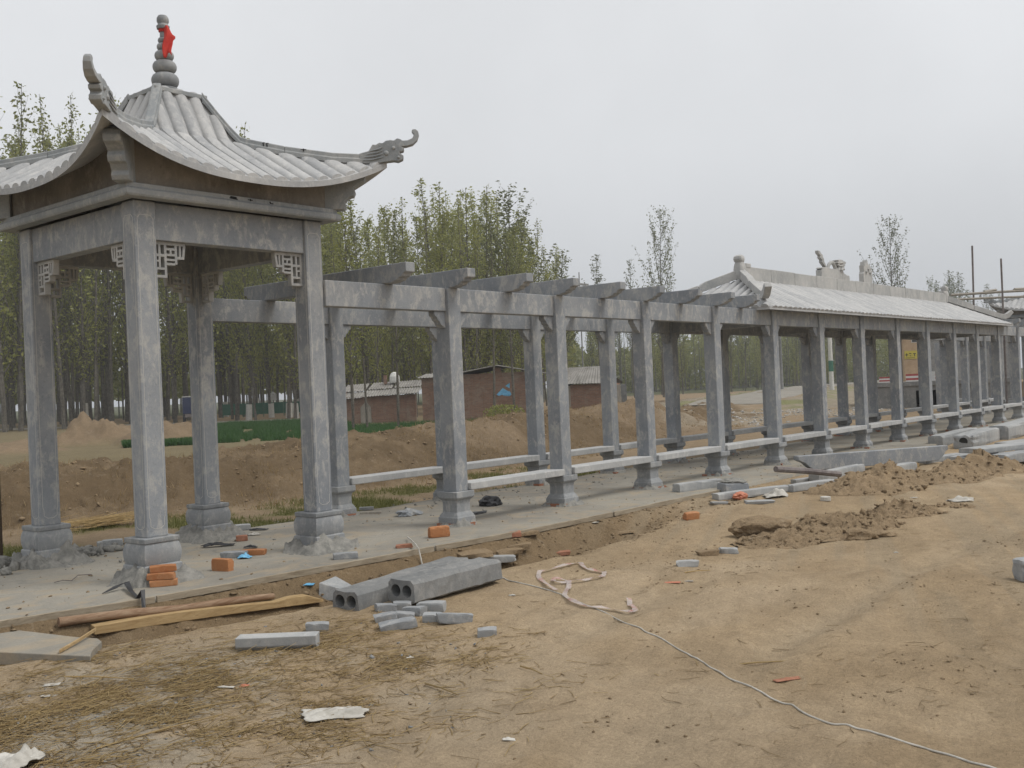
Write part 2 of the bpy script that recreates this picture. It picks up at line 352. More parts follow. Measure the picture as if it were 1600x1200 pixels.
def slabmat():
    t = NT('cement_slab'); c = t.coord(False)
    n1 = t.noise(c, .55, 7, .62, .8); n2 = t.noise(c, 3.5, 7, .65, 1.5); n3 = t.noise(c, 50, 4, .65); n4 = t.noise(c, 1.4, 5, .6, 2)
    col = t.mix(t.ramp(n1, .38, .62), (.215, .20, .172), (.29, .27, .228)); col = t.mix(t.mul(t.ramp(n4, .50, .66), .6), col, (.34, .275, .19))
    col = t.mix(t.mul(t.ramp(n2, .56, .70), .45), col, (.15, .15, .14)); col = t.mix(1.0, col, t.grey(n3, .78, 1.22), 'MULTIPLY')
    t.bump(t.mul(n2, 1.0), .35, .012); return t.done(col, .93, .12)
m_slab = slabmat()
def filmmat():
    t = NT('thin_plastic_tape'); c = t.coord(); n = t.noise(c, 9, 4, .6); n2 = t.noise(c, 30, 2)
    col = t.mix(t.ramp(n, .50, .62), (.56, .49, .46), (.50, .27, .24)); t.l(col, t.b.inputs['Base Color']); t.b.inputs['Roughness'].default_value = .35
    tp = t.n('ShaderNodeBsdfTransparent'); ms = t.n('ShaderNodeMixShader'); ms.inputs[0].default_value = .52
    t.l(t.b.outputs[0], ms.inputs[1]); t.l(tp.outputs[0], ms.inputs[2]); t.l(ms.outputs[0], t.out.inputs[0]); return t.m
m_film = filmmat()

# ================================================================== GROUND
def build_ground():
    a_in = np.arange(-33, 33.01, .155); a_out = np.linspace(33.4, 326.6, 110)
    ang = np.r_[a_in, a_out]; ang = np.radians(ang) + YAW
    rad = np.r_[[.4, .9, 1.5, 2.1], 2.5*1.0082**np.arange(0, 690)]; rad = np.r_[rad, [900, 1200]]
    A, Rd = np.meshgrid(ang, rad); X = CAM[0]+Rd*np.sin(A); Y = CAM[1]+Rd*np.cos(A)
    Z = height(X, Y)
    n, m = X.shape
    # the colour each patch of soil has
    base = np.zeros((n, m, 3)); base[:] = (.355, .268, .170)
    def put(mask, c):
        nonlocal base
        base = base*(1-mask[..., None]) + np.array(c)*mask[..., None]
    fe = front_edge(X); be = back_edge(X); front = Y < fe
    put(sst(-.05, .25, fbm(X*.5, Y*.5, 4, 200))*front*.6, (.42, .33, .225))
    put(sst(.0, .3, fbm(X*.9, Y*.9, 4, 210))*front*.4, (.285, .208, .125))
    al = .92*X+.38*Y; ac = -.38*X+.92*Y
    put(sst(.05, .3, fbm(al*.35, ac*3.2, 3, 220))*front*.40, (.295, .22, .135))
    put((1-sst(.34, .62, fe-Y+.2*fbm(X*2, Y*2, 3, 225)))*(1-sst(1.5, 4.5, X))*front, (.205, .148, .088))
    put(sst(.02, .2, fbm(al*.22, ac*6.5, 3, 222))*front*sst(-1.5, 1.5, X-.6*Y-2)*.45, (.30, .245, .17))
    for pl, sd in TRACKS:
        dd, ss = track_dist(X, Y, pl)
        for o_ in (-.72, .72): put(np.exp(-((dd-o_)/.17)**2)*front*.35*(.4+.6*sst(-.15, .15, fbm(ss*.35, ss*0+sd*3, 2, 47))), (.37, .30, .21))
    # a greyer, straw littered corner at the lower left
    lu = np.array([at(180, 1120)[:2]])[0]
    put(np.exp(-(np.hypot(X-lu[0], Y-lu[1])/1.5)**2)*sst(-.2, .25, fbm(X*1.7, Y*1.7, 4, 230))*front*.8, (.34, .31, .255))
    d = Y-np.interp(X, FOOT[:, 0], FOOT[:, 1])
    back = (Y > be)
    put(back*np.ones_like(X), (.24, .18, .115))
    put(back*(1-sst(-1.4, -.3, d))*sst(-.25, .2, fbm(X*1.2, Y*1.2, 4, 240))*(1-sst(5, 9, X)), (.155, .15, .06))
    put(back*sst(-.4, .4, d)*(1-sst(9, 12, d)), (.135, .097, .058))
    put(back*sst(-.4, .4, d)*(1-sst(9, 12, d))*sst(.0, .3, fbm(X*.8, Y*.8, 4, 250))*.6, (.195, .143, .088))
    put(back*sst(9.5, 12, d)*(X < 40), (.165, .135, .08))
    hp = np.zeros_like(X)
    for p, r, hh in HEAPS: hp = np.maximum(hp, 1-sst(.75, 1.05, np.hypot(X-p[0], Y-p[1])/r))
    put(hp, (.20, .148, .095))
    yr = road_y(X); s = np.abs(Y-yr)
    put(sst(38, 44, X)*(1-sst(8, 10, s))*sst(2.6, 3.4, s)*(Y > 5), (.235, .20, .15))
    put(sst(38, 44, X)*(1-sst(5, 6, s))*sst(2.6, 3.2, s)*sst(-.1, .2, fbm(X*.4, Y*.6, 3, 260))*(Y > 5), (.17, .17, .08))
    put((X > 18)*sst(7, 9, Y)*(X < 44)*(Y < road_y(X)-1)*sst(-.1, .25, fbm(X*.5, Y*.8, 4, 270))*.8, (.26, .22, .165))
    put((np.hypot(X-CAM[0], Y-CAM[1]) > 140)*np.ones_like(X), (.08, .085, .045))
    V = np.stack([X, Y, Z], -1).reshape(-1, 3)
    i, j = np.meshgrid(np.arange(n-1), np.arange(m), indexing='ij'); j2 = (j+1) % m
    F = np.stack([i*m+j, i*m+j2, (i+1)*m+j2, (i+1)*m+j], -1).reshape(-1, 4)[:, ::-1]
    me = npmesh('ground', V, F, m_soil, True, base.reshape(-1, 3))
    o = link('ground', me); tag(o, kind='structure'); return o
build_ground()

# far road behind the gallery, pale concrete
xs = np.linspace(44, 190, 60); mb = MB(); v = []; f = []
for i, x in enumerate(xs):
    y = float(road_y(x)); z = max(float(height(x, y+q)) for q in (-2.7, 0, 2.7)); v += [(x, y-2.7, z+.03), (x, y+2.7, z+.03), (x, y-2.9, z-.3), (x, y+2.9, z-.3)]
for i in range(len(xs)-1): a = 4*i; f += [(a, a+4, a+5, a+1), (a, a+2, a+6, a+4), (a+1, a+5, a+7, a+3)]
mb.add(v, f); tag(mb.build('road', plain('pale_road', (.20, .185, .155), (.255, .235, .20), 1, .2)), kind='structure')

# cement platform under the whole corridor
def build_platform():
    xs = np.r_[np.arange(-13.5, 14, .12), np.arange(14, 44.6, .4)]; ts = np.linspace(0, 1, 46)
    X, T = np.meshgrid(xs, ts, indexing='ij'); fe = front_edge(X)+.012*fbm(X*6, X*0, 3, 300); be = back_edge(X)+.10*fbm(X*1.5, X*0+5, 4, 310)
    Y = fe+(be-fe)*T; Z = .014*fbm(X*.9, Y*.9, 3, 320)+.004*fbm(X*8, Y*8, 2, 330)-.004
    n, m = X.shape; V = np.stack([X, Y, Z], -1).reshape(-1, 3)
    i, j = np.meshgrid(np.arange(n-1), np.arange(m-1), indexing='ij')
    F = [tuple(q) for q in np.stack([i*m+j, (i+1)*m+j, (i+1)*m+j+1, i*m+j+1], -1).reshape(-1, 4)]
    V = [tuple(p) for p in V]; k = len(V)
    for e in (0, m-1):
        b0 = len(V); V += [(V[q*m+e][0], V[q*m+e][1], -.42) for q in range(n)]
        for q in range(n-1):
            F.append((q*m+e, b0+q, b0+q+1, (q+1)*m+e) if e == 0 else (q*m+e, (q+1)*m+e, b0+q+1, b0+q))
    me = npmesh('pavement', np.array(V), np.array(F), m_slab)
    tag(link('pavement', me), kind='structure')
build_platform()
# thin form boards left along the slab edge
k = 0
for (a, b) in ((-7.6, -4.3), (-4.28, -1.3), (-1.27, 1.7), (1.74, 4.4)):
    mb = MB(); xs = np.linspace(a, b, 12); top = []
    for x in xs:
        y = float(front_edge(x)); z = .006+.006*float(fbm(x*2, 3, 2, 340))
        top.append([(x, y-.014, z), (x, y-.034, z-.004), (x, y-.034, -.05), (x, y-.014, -.05)])
    mb.loft(top); o = mb.build('form_board', m_form)
    tag(o, ['thin form board on the slab edge left of the near column', 'thin form board on the slab edge between the two near pavilion columns',
            'thin form board on the slab edge behind the hollow concrete beams', 'thin form board on the slab edge before the second and third pergola posts'][k], 'board', 'form boards along the slab edge'); k += 1

# ================================================================== PAVILION
PX, PY, PS, PS2, PW = -3.971, .065, 1.925, 2.019, .2137
PCX, PCY = PX+(PS+PW)/2, PY+(PS2+PW)/2
HX, HY = (PS+PW)/2, (PS2+PW)/2
def hipz(r): return float(np.interp(r, [.2, .24, .38, .52, .85, 1.2, 1.45, 1.60], [4.84, 4.79, 4.52, 4.27, 4.165, 4.085, 4.06, 4.06]))
def roofz(a, r):
    a = abs(a)
    if r <= .52: return hipz(r)
    s = (r-.52)/.93; zm = 4.27-.55*(s**.92 if s > 0 else 0); w_ = min(1, (a/max(r, 1e-4)))**2.4
    return zm*(1-w_)+hipz(r)*w_
def eave(a): return 1.45+.15*(abs(a)/1.6)**2.6     # plan distance of the eave from the centre
def build_pavilion(name, label, cx, cy, marks=True):
    P = thing(name, label, 'pavilion', (cx, cy, 0))
    # --- columns on waisted pedestals
    for i, (sx_, sy_) in enumerate(((-1, -1), (1, -1), (-1, 1), (1, 1))):
        x, y = sx_*(HX-PW/2), sy_*(HY-PW/2); h = PW/2
        mb = MB().squares(0, 0, [(.398, h), (3.44, h)])
        c = mb.build('column', m_stone, P, .012, loc=(x, y, 0))
        MB().squares(0, 0, [(-.02, .186), (.150, .186), (.160, .178), (.162, .168), (.175, .173), (.205, .180), (.24, .184), (.28, .184), (.31, .179), (.335, .171), (.352, .163), (.355, .170), (.362, .174), (.396, .174), (.401, .170)]).build('pedestal', m_stone2, c, 0, True)
        for face in ((0, -1), (-1, 0)):
            pts = [(-.068, .50), (-.068, .56), (-.078, .585), (-.078, 3.28), (-.05, 3.31), (.05, 3.31), (.078, 3.28), (.078, .585), (.068, .56), (.068, .50), (.03, .475), (-.03, .475), (-.068, .50)]
            mb = MB()
            for (a0, z0), (a1, z1) in zip(pts[:-1], pts[1:]):
                L_ = math.hypot(a1-a0, z1-z0); nx, nz = -(z1-z0)/L_*.0022, (a1-a0)/L_*.0022
                q = [(a0-nx, z0-nz), (a1-nx, z1-nz), (a1+nx, z1+nz), (a0+nx, z0+nz)]
                if face[1]: mb.prism(q, -h-.0015, -h+.004, lambda a, b, d: (a, d, b))
                else: mb.prism(q, -h-.0015, -h+.004, lambda a, b, d: (d, a, b))
            mb.build('carved_border', m_groove, c)
        # lumpy mortar poured round the foot
        n = 40; g = np.linspace(-.52, .52, n); X, Y = np.meshgrid(g, g); dd = np.maximum(np.abs(X), np.abs(Y))-.18; rr = np.hypot(X, Y)
        rad = .40 + .22*fbm(X*3+i*9, Y*3, 2, 400+i)
        amp = (.13, .13, .17, .15)[i]
        Z = amp*np.clip(1-np.clip(dd, 0, 1)/.16, 0, 1)**.8*(1+.9*fbm(X*9+i*5, Y*9, 3, 410+i, .7)) + .03*fbm(X*14+i, Y*14, 3, 420+i, .7)*(rr < rad)*1.5
        Z = np.where(rr < rad, Z, -.05)-.004; Z = np.maximum(Z, -.05)
        V = np.stack([X, Y, Z], -1).reshape(-1, 3); I, J = np.meshgrid(np.arange(n-1), np.arange(n-1), indexing='ij')
        F = np.stack([I*n+J, I*n+J+1, (I+1)*n+J+1, (I+1)*n+J], -1).reshape(-1, 4)
        link('mortar_collar', npmesh('mortar_collar', V, F, m_mortar, True), parent=c)
    # --- beams between the columns, cornice above, frieze up to the roof
    bx, by = HX-PW, HY-PW
    for sgn in (-1, 1):
        MB().box(-bx+.002, bx-.002, sgn*(HY-.03)-(.15 if sgn > 0 else 0), sgn*(HY-.03)+(.15 if sgn < 0 else 0), 3.095, 3.438).build('beam', m_stone, P, .008)
        MB().box(sgn*(HX-.03)-(.15 if sgn > 0 else 0), sgn*(HX-.03)+(.15 if sgn < 0 else 0), -by+.002, by-.002, 3.095, 3.438).build('beam', m_stone, P, .008)
    co = .155; prof = [(.02, 3.442), (co-.012, 3.442), (co, 3.462), (co, 3.505), (co-.03, 3.525), (co-.03, 3.565), (.02, 3.565)]
    for side in range(4):
        hx, hy = (HX, HY) if side % 2 == 0 else (HY, HX)
        secs = []
        for s_ in (-1, 1): secs.append([(s_*(hx+o_), -(hy+o_), z) for o_, z in prof])
        mb = MB(); mb.loft(secs); a = side*math.pi/2
        o = mb.build('cornice', m_ridge, P, .006); o.rotation_euler = (0, 0, a)
        # frieze boards follow the soffit
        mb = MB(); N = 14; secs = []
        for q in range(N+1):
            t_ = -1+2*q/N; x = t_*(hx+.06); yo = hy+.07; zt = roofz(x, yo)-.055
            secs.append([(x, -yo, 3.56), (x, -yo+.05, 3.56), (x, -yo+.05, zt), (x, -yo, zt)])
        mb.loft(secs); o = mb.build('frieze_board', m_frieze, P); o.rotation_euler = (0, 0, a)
    # dark ceiling board inside, laid on the beams
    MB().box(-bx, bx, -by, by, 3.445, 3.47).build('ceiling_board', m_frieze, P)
    # carved corner brackets under the swept corners
    br = [(.0, 3.56), (.17, 3.56), (.19, 3.60), (.175, 3.64), (.215, 3.69), (.255, 3.70), (.27, 3.745), (.25, 3.79), (.30, 3.83), (.345, 3.85), (.36, 3.90), (.34, 3.95), (.30, 3.985), (.0, 3.985)]
    for q in range(4):
        a = math.pi/4+q*math.pi/2; d0 = (HX+HY)/2*math.sqrt(2)+.04
        mb = MB().prism([(d0+s_*1.25, z) for s_, z in br], -.075, .075, lambda r, z, d: (r, d, z))
        mb.build('corner_bracket', m_ridge, P, .008, rot=(0, 0, a))
    # --- openwork fret brackets
    def fret():
        mb = MB(); t = .024; d0, d1 = -.03, .03
        def bar(x0, x1, z0, z1): mb.box(x0, x1, d0, d1, z0, z1)
        bar(0, .34, -.03, 0); bar(0, .026, -.335, -.03); bar(.118, .142, -.205, -.03); bar(.228, .252, -.205, -.03)
        bar(.252, .325, -.155, -.13); mb.prism([(.325, -.155), (.302, -.155), (.318, -.03), (.343, -.03)], d0, d1, lambda x, z, d: (x, d, z))
        bar(.142, .228, -.13, -.108); bar(.142, .228, -.077, -.055); bar(.176, .196, -.108, -.077)
        bar(.142, .228, -.175, -.155); bar(.142, .228, -.215, -.193); bar(.026, .118, -.14, -.115); bar(.06, .082, -.115, -.03)
        bar(.275, .293, -.13, -.03); bar(.118, .142, -.335, -.205); bar(.026, .118, -.335, -.31); bar(.026, .118, -.262, -.24); bar(.06, .08, -.24, -.14)
        bar(.026, .06, -.19, -.172)
        return mb.mesh('fret_bracket')
    fm = fret(); fm.materials.append(m_carv)
    for side in range(4):
        hx, hy = (bx, HY) if side % 2 == 0 else (by, HX); a = side*math.pi/2
        for s_ in (-1, 1):
            o = link('fret_bracket', fm, parent=P); loc = Vector((s_*hx, -(hy-.105), 3.094)); loc.rotate(Matrix.Rotation(a, 3, 'Z'))
            o.location = loc; o.rotation_euler = (0, 0, a + (0 if s_ < 0 else math.pi))
    # --- roof: four slopes of half-round tile rolls
    sp = .166
    for side in range(4):
        a = side*math.pi/2
        N = 26; K = 7; mb = MB(); top = []; 
        v = []; f = []
        for q in range(N+1):
            t_ = -1+2*q/N
            for k_ in range(K+1):
                s_ = k_/K; e = eave(t_*1.6); r = .52+(e-.52)*s_; x = t_*r
                v.append((x, -r, roofz(x, r)))
        off = len(v); v += [(x, y, z-.058) for x, y, z in v]
        for q in range(N):
            for k_ in range(K):
                i0 = q*(K+1)+k_; f.append((i0, i0+K+1, i0+K+2, i0+1)); f.append((off+i0, off+i0+1, off+i0+K+2, off+i0+K+1))
            i0 = q*(K+1)+K; f.append((i0, i0+K+1, off+i0+K+1, off+i0))
        mb.add(v, f); mb.build('roof_panel', m_tile, P, rot=(0, 0, a))
        mb = MB(); mb.loft([[(-.225, -.24, 4.79), (.225, -.24, 4.79), (.2, -.2, 4.72), (-.2, -.2, 4.72)], [(-.52, -.52, 4.27), (.52, -.52, 4.27), (.48, -.46, 4.2), (-.48, -.46, 4.2)]])
        mb.build('upper_roof_panel', m_tile, P, rot=(0, 0, a))
        nr = int(1.54/sp)
        for q in range(-nr, nr+1):
            x0 = q*sp; r0 = max(.50, abs(x0)+.02); e = eave(x0)
            if e-r0 < .05: continue
            secs = []
            for k_ in range(7):
                r = r0+(e-.004-r0)*k_/6; z = roofz(x0, min(r, e))
                dz = (roofz(x0+.03, min(r, e))-roofz(x0-.03, min(r, e)))/.06
                secs.append([(x0+.072*math.cos(th), -r, z-.010+.072*math.cos(th)*dz+.050*math.sin(th)**.8) for th in np.linspace(0, math.pi, 7)])
            MB().loft(secs).build('tile_roll', m_tile, P, rot=(0, 0, a), smooth=True)
        for q in range(-3, 4):
            x0 = q*sp; r0 = max(.225, abs(x0)*1.0+.02); secs = []
            if r0 > .5: continue
            for k_ in range(4):
                r = r0+(.545-r0)*k_/3; z = hipz(min(r, .52)) if r <= .52 else 4.255
                secs.append([(x0+.070*math.cos(th), -r-.048*math.sin(th)*.86, z-.008+.045*math.sin(th)*.5) for th in np.linspace(0, math.pi, 7)])
            MB().loft(secs).build('tile_roll', m_tile, P, rot=(0, 0, a), smooth=True)
    # --- hip ridges ending in dragon heads with curled horns
    for q in range(4):
        a = math.pi/4+q*math.pi/2; s2 = math.sqrt(2)
        def bar(rs, zoff=0, hw=.052, hh=.105):
            secs = []
            for r in rs:
                z = hipz(r)+zoff-.02
                secs.append([(r*s2, -hw, z), (r*s2, hw, z), (r*s2, hw, z+hh*.45), (r*s2, hw*.82, z+hh*.55), (r*s2, hw*.82, z+hh*.92), (r*s2, hw*.5, z+hh), (r*s2, -hw*.5, z+hh), (r*s2, -hw*.82, z+hh*.92), (r*s2, -hw*.82, z+hh*.55), (r*s2, -hw, z+hh*.45)])
            return MB().loft(secs)
        up = bar([.265, .30, .38, .46, .53], .012, .055, .10).build('hip_ridge', m_ridge, P, .004, rot=(0, 0, a))
        lo = bar([.515, .6, .72, .85]).build('hip_ridge', m_ridge, P, .004, rot=(0, 0, a))
        lo = bar([.853, 1.0, 1.2, 1.34, 1.42]).build('hip_ridge', m_ridge, P, .004, rot=(0, 0, a))
        # head in the plane of the hip: snout, brow bumps, mane lines and the up-curled horn
        z0 = 4.045
        pr = [(1.40, z0), (1.52, z0-.005), (1.60, z0+.012), (1.655, z0+.02), (1.69, z0+.012), (1.725, z0+.035), (1.728, z0+.075), (1.705, z0+.095), (1.70, z0+.112), (1.73, z0+.122), (1.735, z0+.155),
              (1.715, z0+.17), (1.75, z0+.172), (1.80, z0+.19), (1.835, z0+.235), (1.85, z0+.29), (1.845, z0+.335), (1.825, z0+.36), (1.80, z0+.355), (1.795, z0+.33), (1.812, z0+.30), (1.80, z0+.262), (1.765, z0+.238), (1.725, z0+.235),
              (1.71, z0+.252), (1.685, z0+.262), (1.66, z0+.238), (1.635, z0+.245), (1.60, z0+.238), (1.575, z0+.212), (1.55, z0+.218), (1.525, z0+.195), (1.50, z0+.20), (1.47, z0+.13), (1.40, z0+.105)]
        hd = MB().prism([(r*s2, z) for r, z in pr], -.05, .05, lambda r, z, d: (r, d*(1-.5*min(1, max(0, (z-z0-.16)/.2))), z)).build('dragon_head', m_ridge, lo, .014)
        mb = MB()
        for s_ in (-1, 1):
            for (r, z, rad) in ((1.655, z0+.155, .022), (1.60, z0+.10, .03), (1.69, z0+.055, .018)):
                mb.lathe([(-.05, rad*.2), (-.03, rad*.8), (0, rad), (.012, rad*.6), (.016, rad*.1)], n=8)
                k_ = len(mb.v)-40
                for i in range(k_, len(mb.v)):
                    x, y, z_ = mb.v[i]; mb.v[i] = (r*s2+x, s_*(.05+z_), z+y)
            for k_ in range(4):
                pts = [((1.42+.02*k_)*s2, s_*.052, z0+.03+.032*k_), ((1.50+.015*k_)*s2, s_*.058, z0+.035+.036*k_), ((1.575)*s2, s_*.054, z0+.06+.036*k_)]
                mb.tube(pts, [.006, .010, .004], 5)
        tag(mb.build('mane_relief', m_ridge, lo), kind='stuff')
    # --- cap stone and gourd finial
    mb = MB(); c0 = .30
    mb.loft([[(-c0, -c0, 4.755), (c0, -c0, 4.755), (c0, c0, 4.755), (-c0, c0, 4.755)], [(-c0, -c0, 4.80), (c0, -c0, 4.80), (c0, c0, 4.80), (-c0, c0, 4.80)], [(-.12, -.12, 4.862), (.12, -.12, 4.862), (.12, .12, 4.862), (-.12, .12, 4.862)]])
    cap = mb.build('cap_stone', m_ridge, P, .006)
    def ball(zc, r, h): return [(zc-h*math.cos(t_), max(.02, r*math.sin(t_)**.55)) for t_ in np.linspace(.25, math.pi-.25, 9)]
    pf = [(4.84, .128), (4.882, .128), (4.885, .11)]+ball(4.965, .140, .082)+ball(5.108, .122, .07)+ball(5.225, .098, .056)+ball(5.318, .072, .042)+ball(5.386, .058, .034)
    pf += [(5.42, .036), (5.50, .034), (5.505, .062), (5.535, .068), (5.545, .055), (5.56, .05), (5.585, .062), (5.62, .060), (5.645, .045), (5.652, .01)]
    MB().lathe(pf, n=28).build('finial', m_stone2, cap, smooth=True)
    if marks:   # brushed mason's marks left on the stones
        def strokes(segs, fr, par=P):
            mb = MB()
            for (a0, b0, a1, b1, w_) in segs:
                L_ = math.hypot(a1-a0, b1-b0); nx, nz = -(b1-b0)/L_*w_, (a1-a0)/L_*w_
                mb.prism([(a0-nx, b0-nz), (a1-nx, b1-nz), (a1+nx, b1+nz), (a0+nx, b0+nz)], 0, .003, fr)
            return mb.build('painted_mark', m_paint, par)
        fr = lambda a, b, d: (a, -(HY+co-.03)-d, b)
        strokes([(-.10, 3.555, -.10, 3.53, .009), (-.13, 3.548, -.06, 3.545, .008), (-.14, 3.538, -.05, 3.533, .006)], fr)
        strokes([(.10, 3.553, .10, 3.532, .006), (.07, 3.543, .125, 3.542, .004)], fr)
        strokes([(.33, 3.553, .335, 3.532, .007), (.33, 3.534, .37, 3.536, .004)], fr)
        R4 = Matrix.Rotation(-math.pi/4, 3, 'Z')
        def fr2(a, b, d): return tuple(R4 @ Vector((a*math.sqrt(2), -.046-d, b)))
        strokes([(.70, 4.25, .695, 4.285, .004), (.695, 4.285, .71, 4.287, .003), (.725, 4.243, .722, 4.28, .004), (.722, 4.28, .738, 4.28, .003)], fr2)
        strokes([(.99, 4.185, .99, 4.215, .004), (.97, 4.206, 1.01, 4.206, .003)], fr2)
    return P
pav = build_pavilion('stone_pavilion', 'grey stone pavilion with swept tiled roof and gourd finial on four tall columns', PCX, PCY)

# ================================================================== PERGOLA, ROOFED GALLERY
XS = [0, 2.0894, 4.2434, 6.402, 8.5865, 10.659, 12.7885, 14.938, 17.0328, 19.1193, 21.1475, 23.2807, 25.4045, 27.53, 29.66, 31.78]
W = .2131; YR = 2.1367; YC = (YR+W)/2
def post_proto():
    h = W/2
    sh = MB().squares(0, 0, [(.398, h), (2.828, h)]).mesh('post'); sh.materials.append(m_stone)
    pd = MB().squares(0, 0, [(.028, .158), (.098, .158), (.104, .150), (.125, .142), (.160, .118), (.262, .116), (.30, .124), (.318, .148), (.335, .158), (.402, .158)]).mesh('pedestal'); pd.materials.append(m_stone2)
    c = [(0, 0), (.185, 0), (.185, -.03), (.17, -.062), (.145, -.07), (.132, -.105), (.098, -.125), (.085, -.155), (.04, -.178), (.03, -.195), (0, -.195)]
    bk = MB().prism(c, -.05, .05, lambda x, z, d: (x, d, z)).mesh('bracket'); bk.materials.append(m_stone)
    return sh, pd, bk
SH, PD, BK = post_proto()
BR = []
for k in range(5):
    mb = MB(); l_, w_, h_ = .12*(1+.4*random.random()), .05, .026
    mb.loft([[(x*l_*(.9+.2*random.random()), y*w_*(.9+.2*random.random()), z) for x, y in ((-1, -1), (1, -1), (1, 1), (-1, 1))] for z in (-.03, h_)]); me = mb.mesh('brick_shim'); me.materials.append(m_brickold); BR.append(me)
def add_post(parent, x, y, left=True, right=True, mats=None, shim=True):
    o = link('post', SH, parent=parent, bev=.010, loc=(x+W/2, y+W/2, 0))
    link('pedestal', PD, parent=o, bev=.006)
    for s_, on in ((-1, left), (1, right)):
        if on: link('bracket', BK, parent=o, bev=.006, loc=(s_*(W/2-.001), 0, 2.549), rot=(0, 0, 0 if s_ > 0 else math.pi))
    if shim:
        for k in range(4):
            a = random.choice((0, 1, 2, 3)); s_ = random.uniform(-.08, .08)
            p = ((s_, -.135), (.135, s_), (s_, .135), (-.135, s_))[k]
            q = link('brick_shim', BR[random.randrange(5)], parent=o, loc=(*p, .002), rot=(0, 0, (0, math.pi/2)[k % 2]+random.uniform(-.15, .15)))
    n = 22; g = np.linspace(-.30, .30, n); X, Y = np.meshgrid(g, g); dd = np.maximum(np.abs(X), np.abs(Y))-.15
    sd_ = random.random()*50; rr = np.hypot(X, Y); rad = .24+.10*fbm(X*4+sd_, Y*4, 2, 500)
    Z = .055*np.clip(1-np.clip(dd, 0, 1)/.10, 0, 1)*(1+1.2*fbm(X*12+sd_, Y*12, 3, 510, .7)); Z = np.where(rr < rad, Z-.002, -.03)
    I, J = np.meshgrid(np.arange(n-1), np.arange(n-1), indexing='ij')
    link('mortar_bed', npmesh('mortar_bed', np.stack([X, Y, Z], -1).reshape(-1, 3), np.stack([I*n+J, I*n+J+1, (I+1)*n+J+1, (I+1)*n+J], -1).reshape(-1, 4), m_mortar, True), parent=o)
    return o
def add_beam(parent, x0, x1, y, mat=None):
    return MB().box(x0+.002, x1-.002, y+.035, y+.178, 2.55, 2.826).build('beam', mat or m_stone, parent, .008)
def add_bench(parent, x0, x1, y):
    dz = random.uniform(-.004, .004); j = random.uniform(-.006, .006)
    return MB().box(x0+.004, x1-.006, y-.038+j, y+.252+j, .405, .494+dz).build('bench_seat', m_bench, parent, .009)
RP = [(-.305, 3.035), (2.655, 3.035), (2.655, 2.93), (2.60, 2.915), (2.585, 2.885), (2.53, 2.875), (2.515, 2.85), (2.45, 2.842), (2.43, 2.829), (-.08, 2.829), (-.10, 2.842), (-.165, 2.85), (-.18, 2.875), (-.235, 2.885), (-.25, 2.915), (-.305, 2.93)]
RM = MB().prism(RP, -.07, .07, lambda y, z, d: (d, y, z)).mesh('rafter'); RM.materials.append(m_stone)
def add_rafter(parent, x): return link('rafter', RM, parent=parent, bev=.008, loc=(x, random.uniform(-.02, .02), 0))

C4R = PX+PS+PW
perg = thing('stone_pergola', 'open grey stone pergola with cross rafters joining the near pavilion to the gallery', 'pergola', (0, 0, 0))
for k in range(4):
    add_post(perg, XS[k], 0); add_post(perg, XS[k], YR, True, True)
for y in (0, YR):
    add_beam(perg, C4R, XS[0], y)
    for k in range(4): add_beam(perg, XS[k]+W, XS[k+1], y)
    for k in range(4): add_bench(perg, XS[k]+W, XS[k+1], y)
for x in (-.92, .106, 1.17, 2.196, 3.26, 4.35, 5.42, 6.51, 7.45): add_rafter(perg, x)

gal = thing('roofed_gallery', 'long stone gallery with hipped tile roof and a carved dragon on its ridge', 'gallery', (0, 0, 0))
for k in range(4, 12):
    add_post(gal, XS[k], 0); add_post(gal, XS[k], YR)
for y in (0, YR):
    for k in range(4, 11): add_beam(gal, XS[k]+W, XS[k+1], y); add_bench(gal, XS[k]+W, XS[k+1], y)
for k in (4, 6, 8, 10, 11):
    MB().box(XS[k]+.035, XS[k]+.178, W+.002, YR-.002, 2.55, 2.826).build('cross_beam', m_stone, gal, .008)
GX0, GX1, GE, GZ0 = 8.02, 24.05, 1.40, 2.862        # eave ends, half width, eave height
RX0, RX1, GZ1 = 9.72, 22.3, 3.56                  # ridge ends and height
def slab4(a, b, c, d, th=.055):
    q = [a, b, c, d]; return MB().loft([[(x, y, z-th) for x, y, z in q], [(x, y, z) for x, y, z in q]])
for s_ in (-1, 1):
    slab4((GX0, YC+s_*GE, GZ0), (GX1, YC+s_*GE, GZ0), (RX1, YC+s_*.02, GZ1), (RX0, YC+s_*.02, GZ1)).build('roof_slab', m_tile, gal)
slab4((GX0, YC-GE, GZ0), (GX0, YC+GE, GZ0), (RX0, YC+.02, GZ1), (RX0, YC-.02, GZ1)).build('roof_slab', m_tile, gal)
slab4((GX1, YC-GE, GZ0), (GX1, YC+GE, GZ0), (RX1, YC+.02, GZ1), (RX1, YC-.02, GZ1)).build('roof_slab', m_tile, gal)
def roll(p0, p1, side, r=.096, h=.030):     # half-round roll from eave p0 up to p1; side = unit vector across
    p0, p1, sd_ = Vector(p0), Vector(p1), Vector(side); d = (p1-p0).normalized(); up = sd_.cross(d)
    if up.z < 0: up = -up
    return MB().loft([[tuple(p+sd_*r*math.cos(t_)+up*(h*math.sin(t_)-.006)) for t_ in np.linspace(0, math.pi, 7)] for p in (p0-d*.012, p1)])
sp = .205
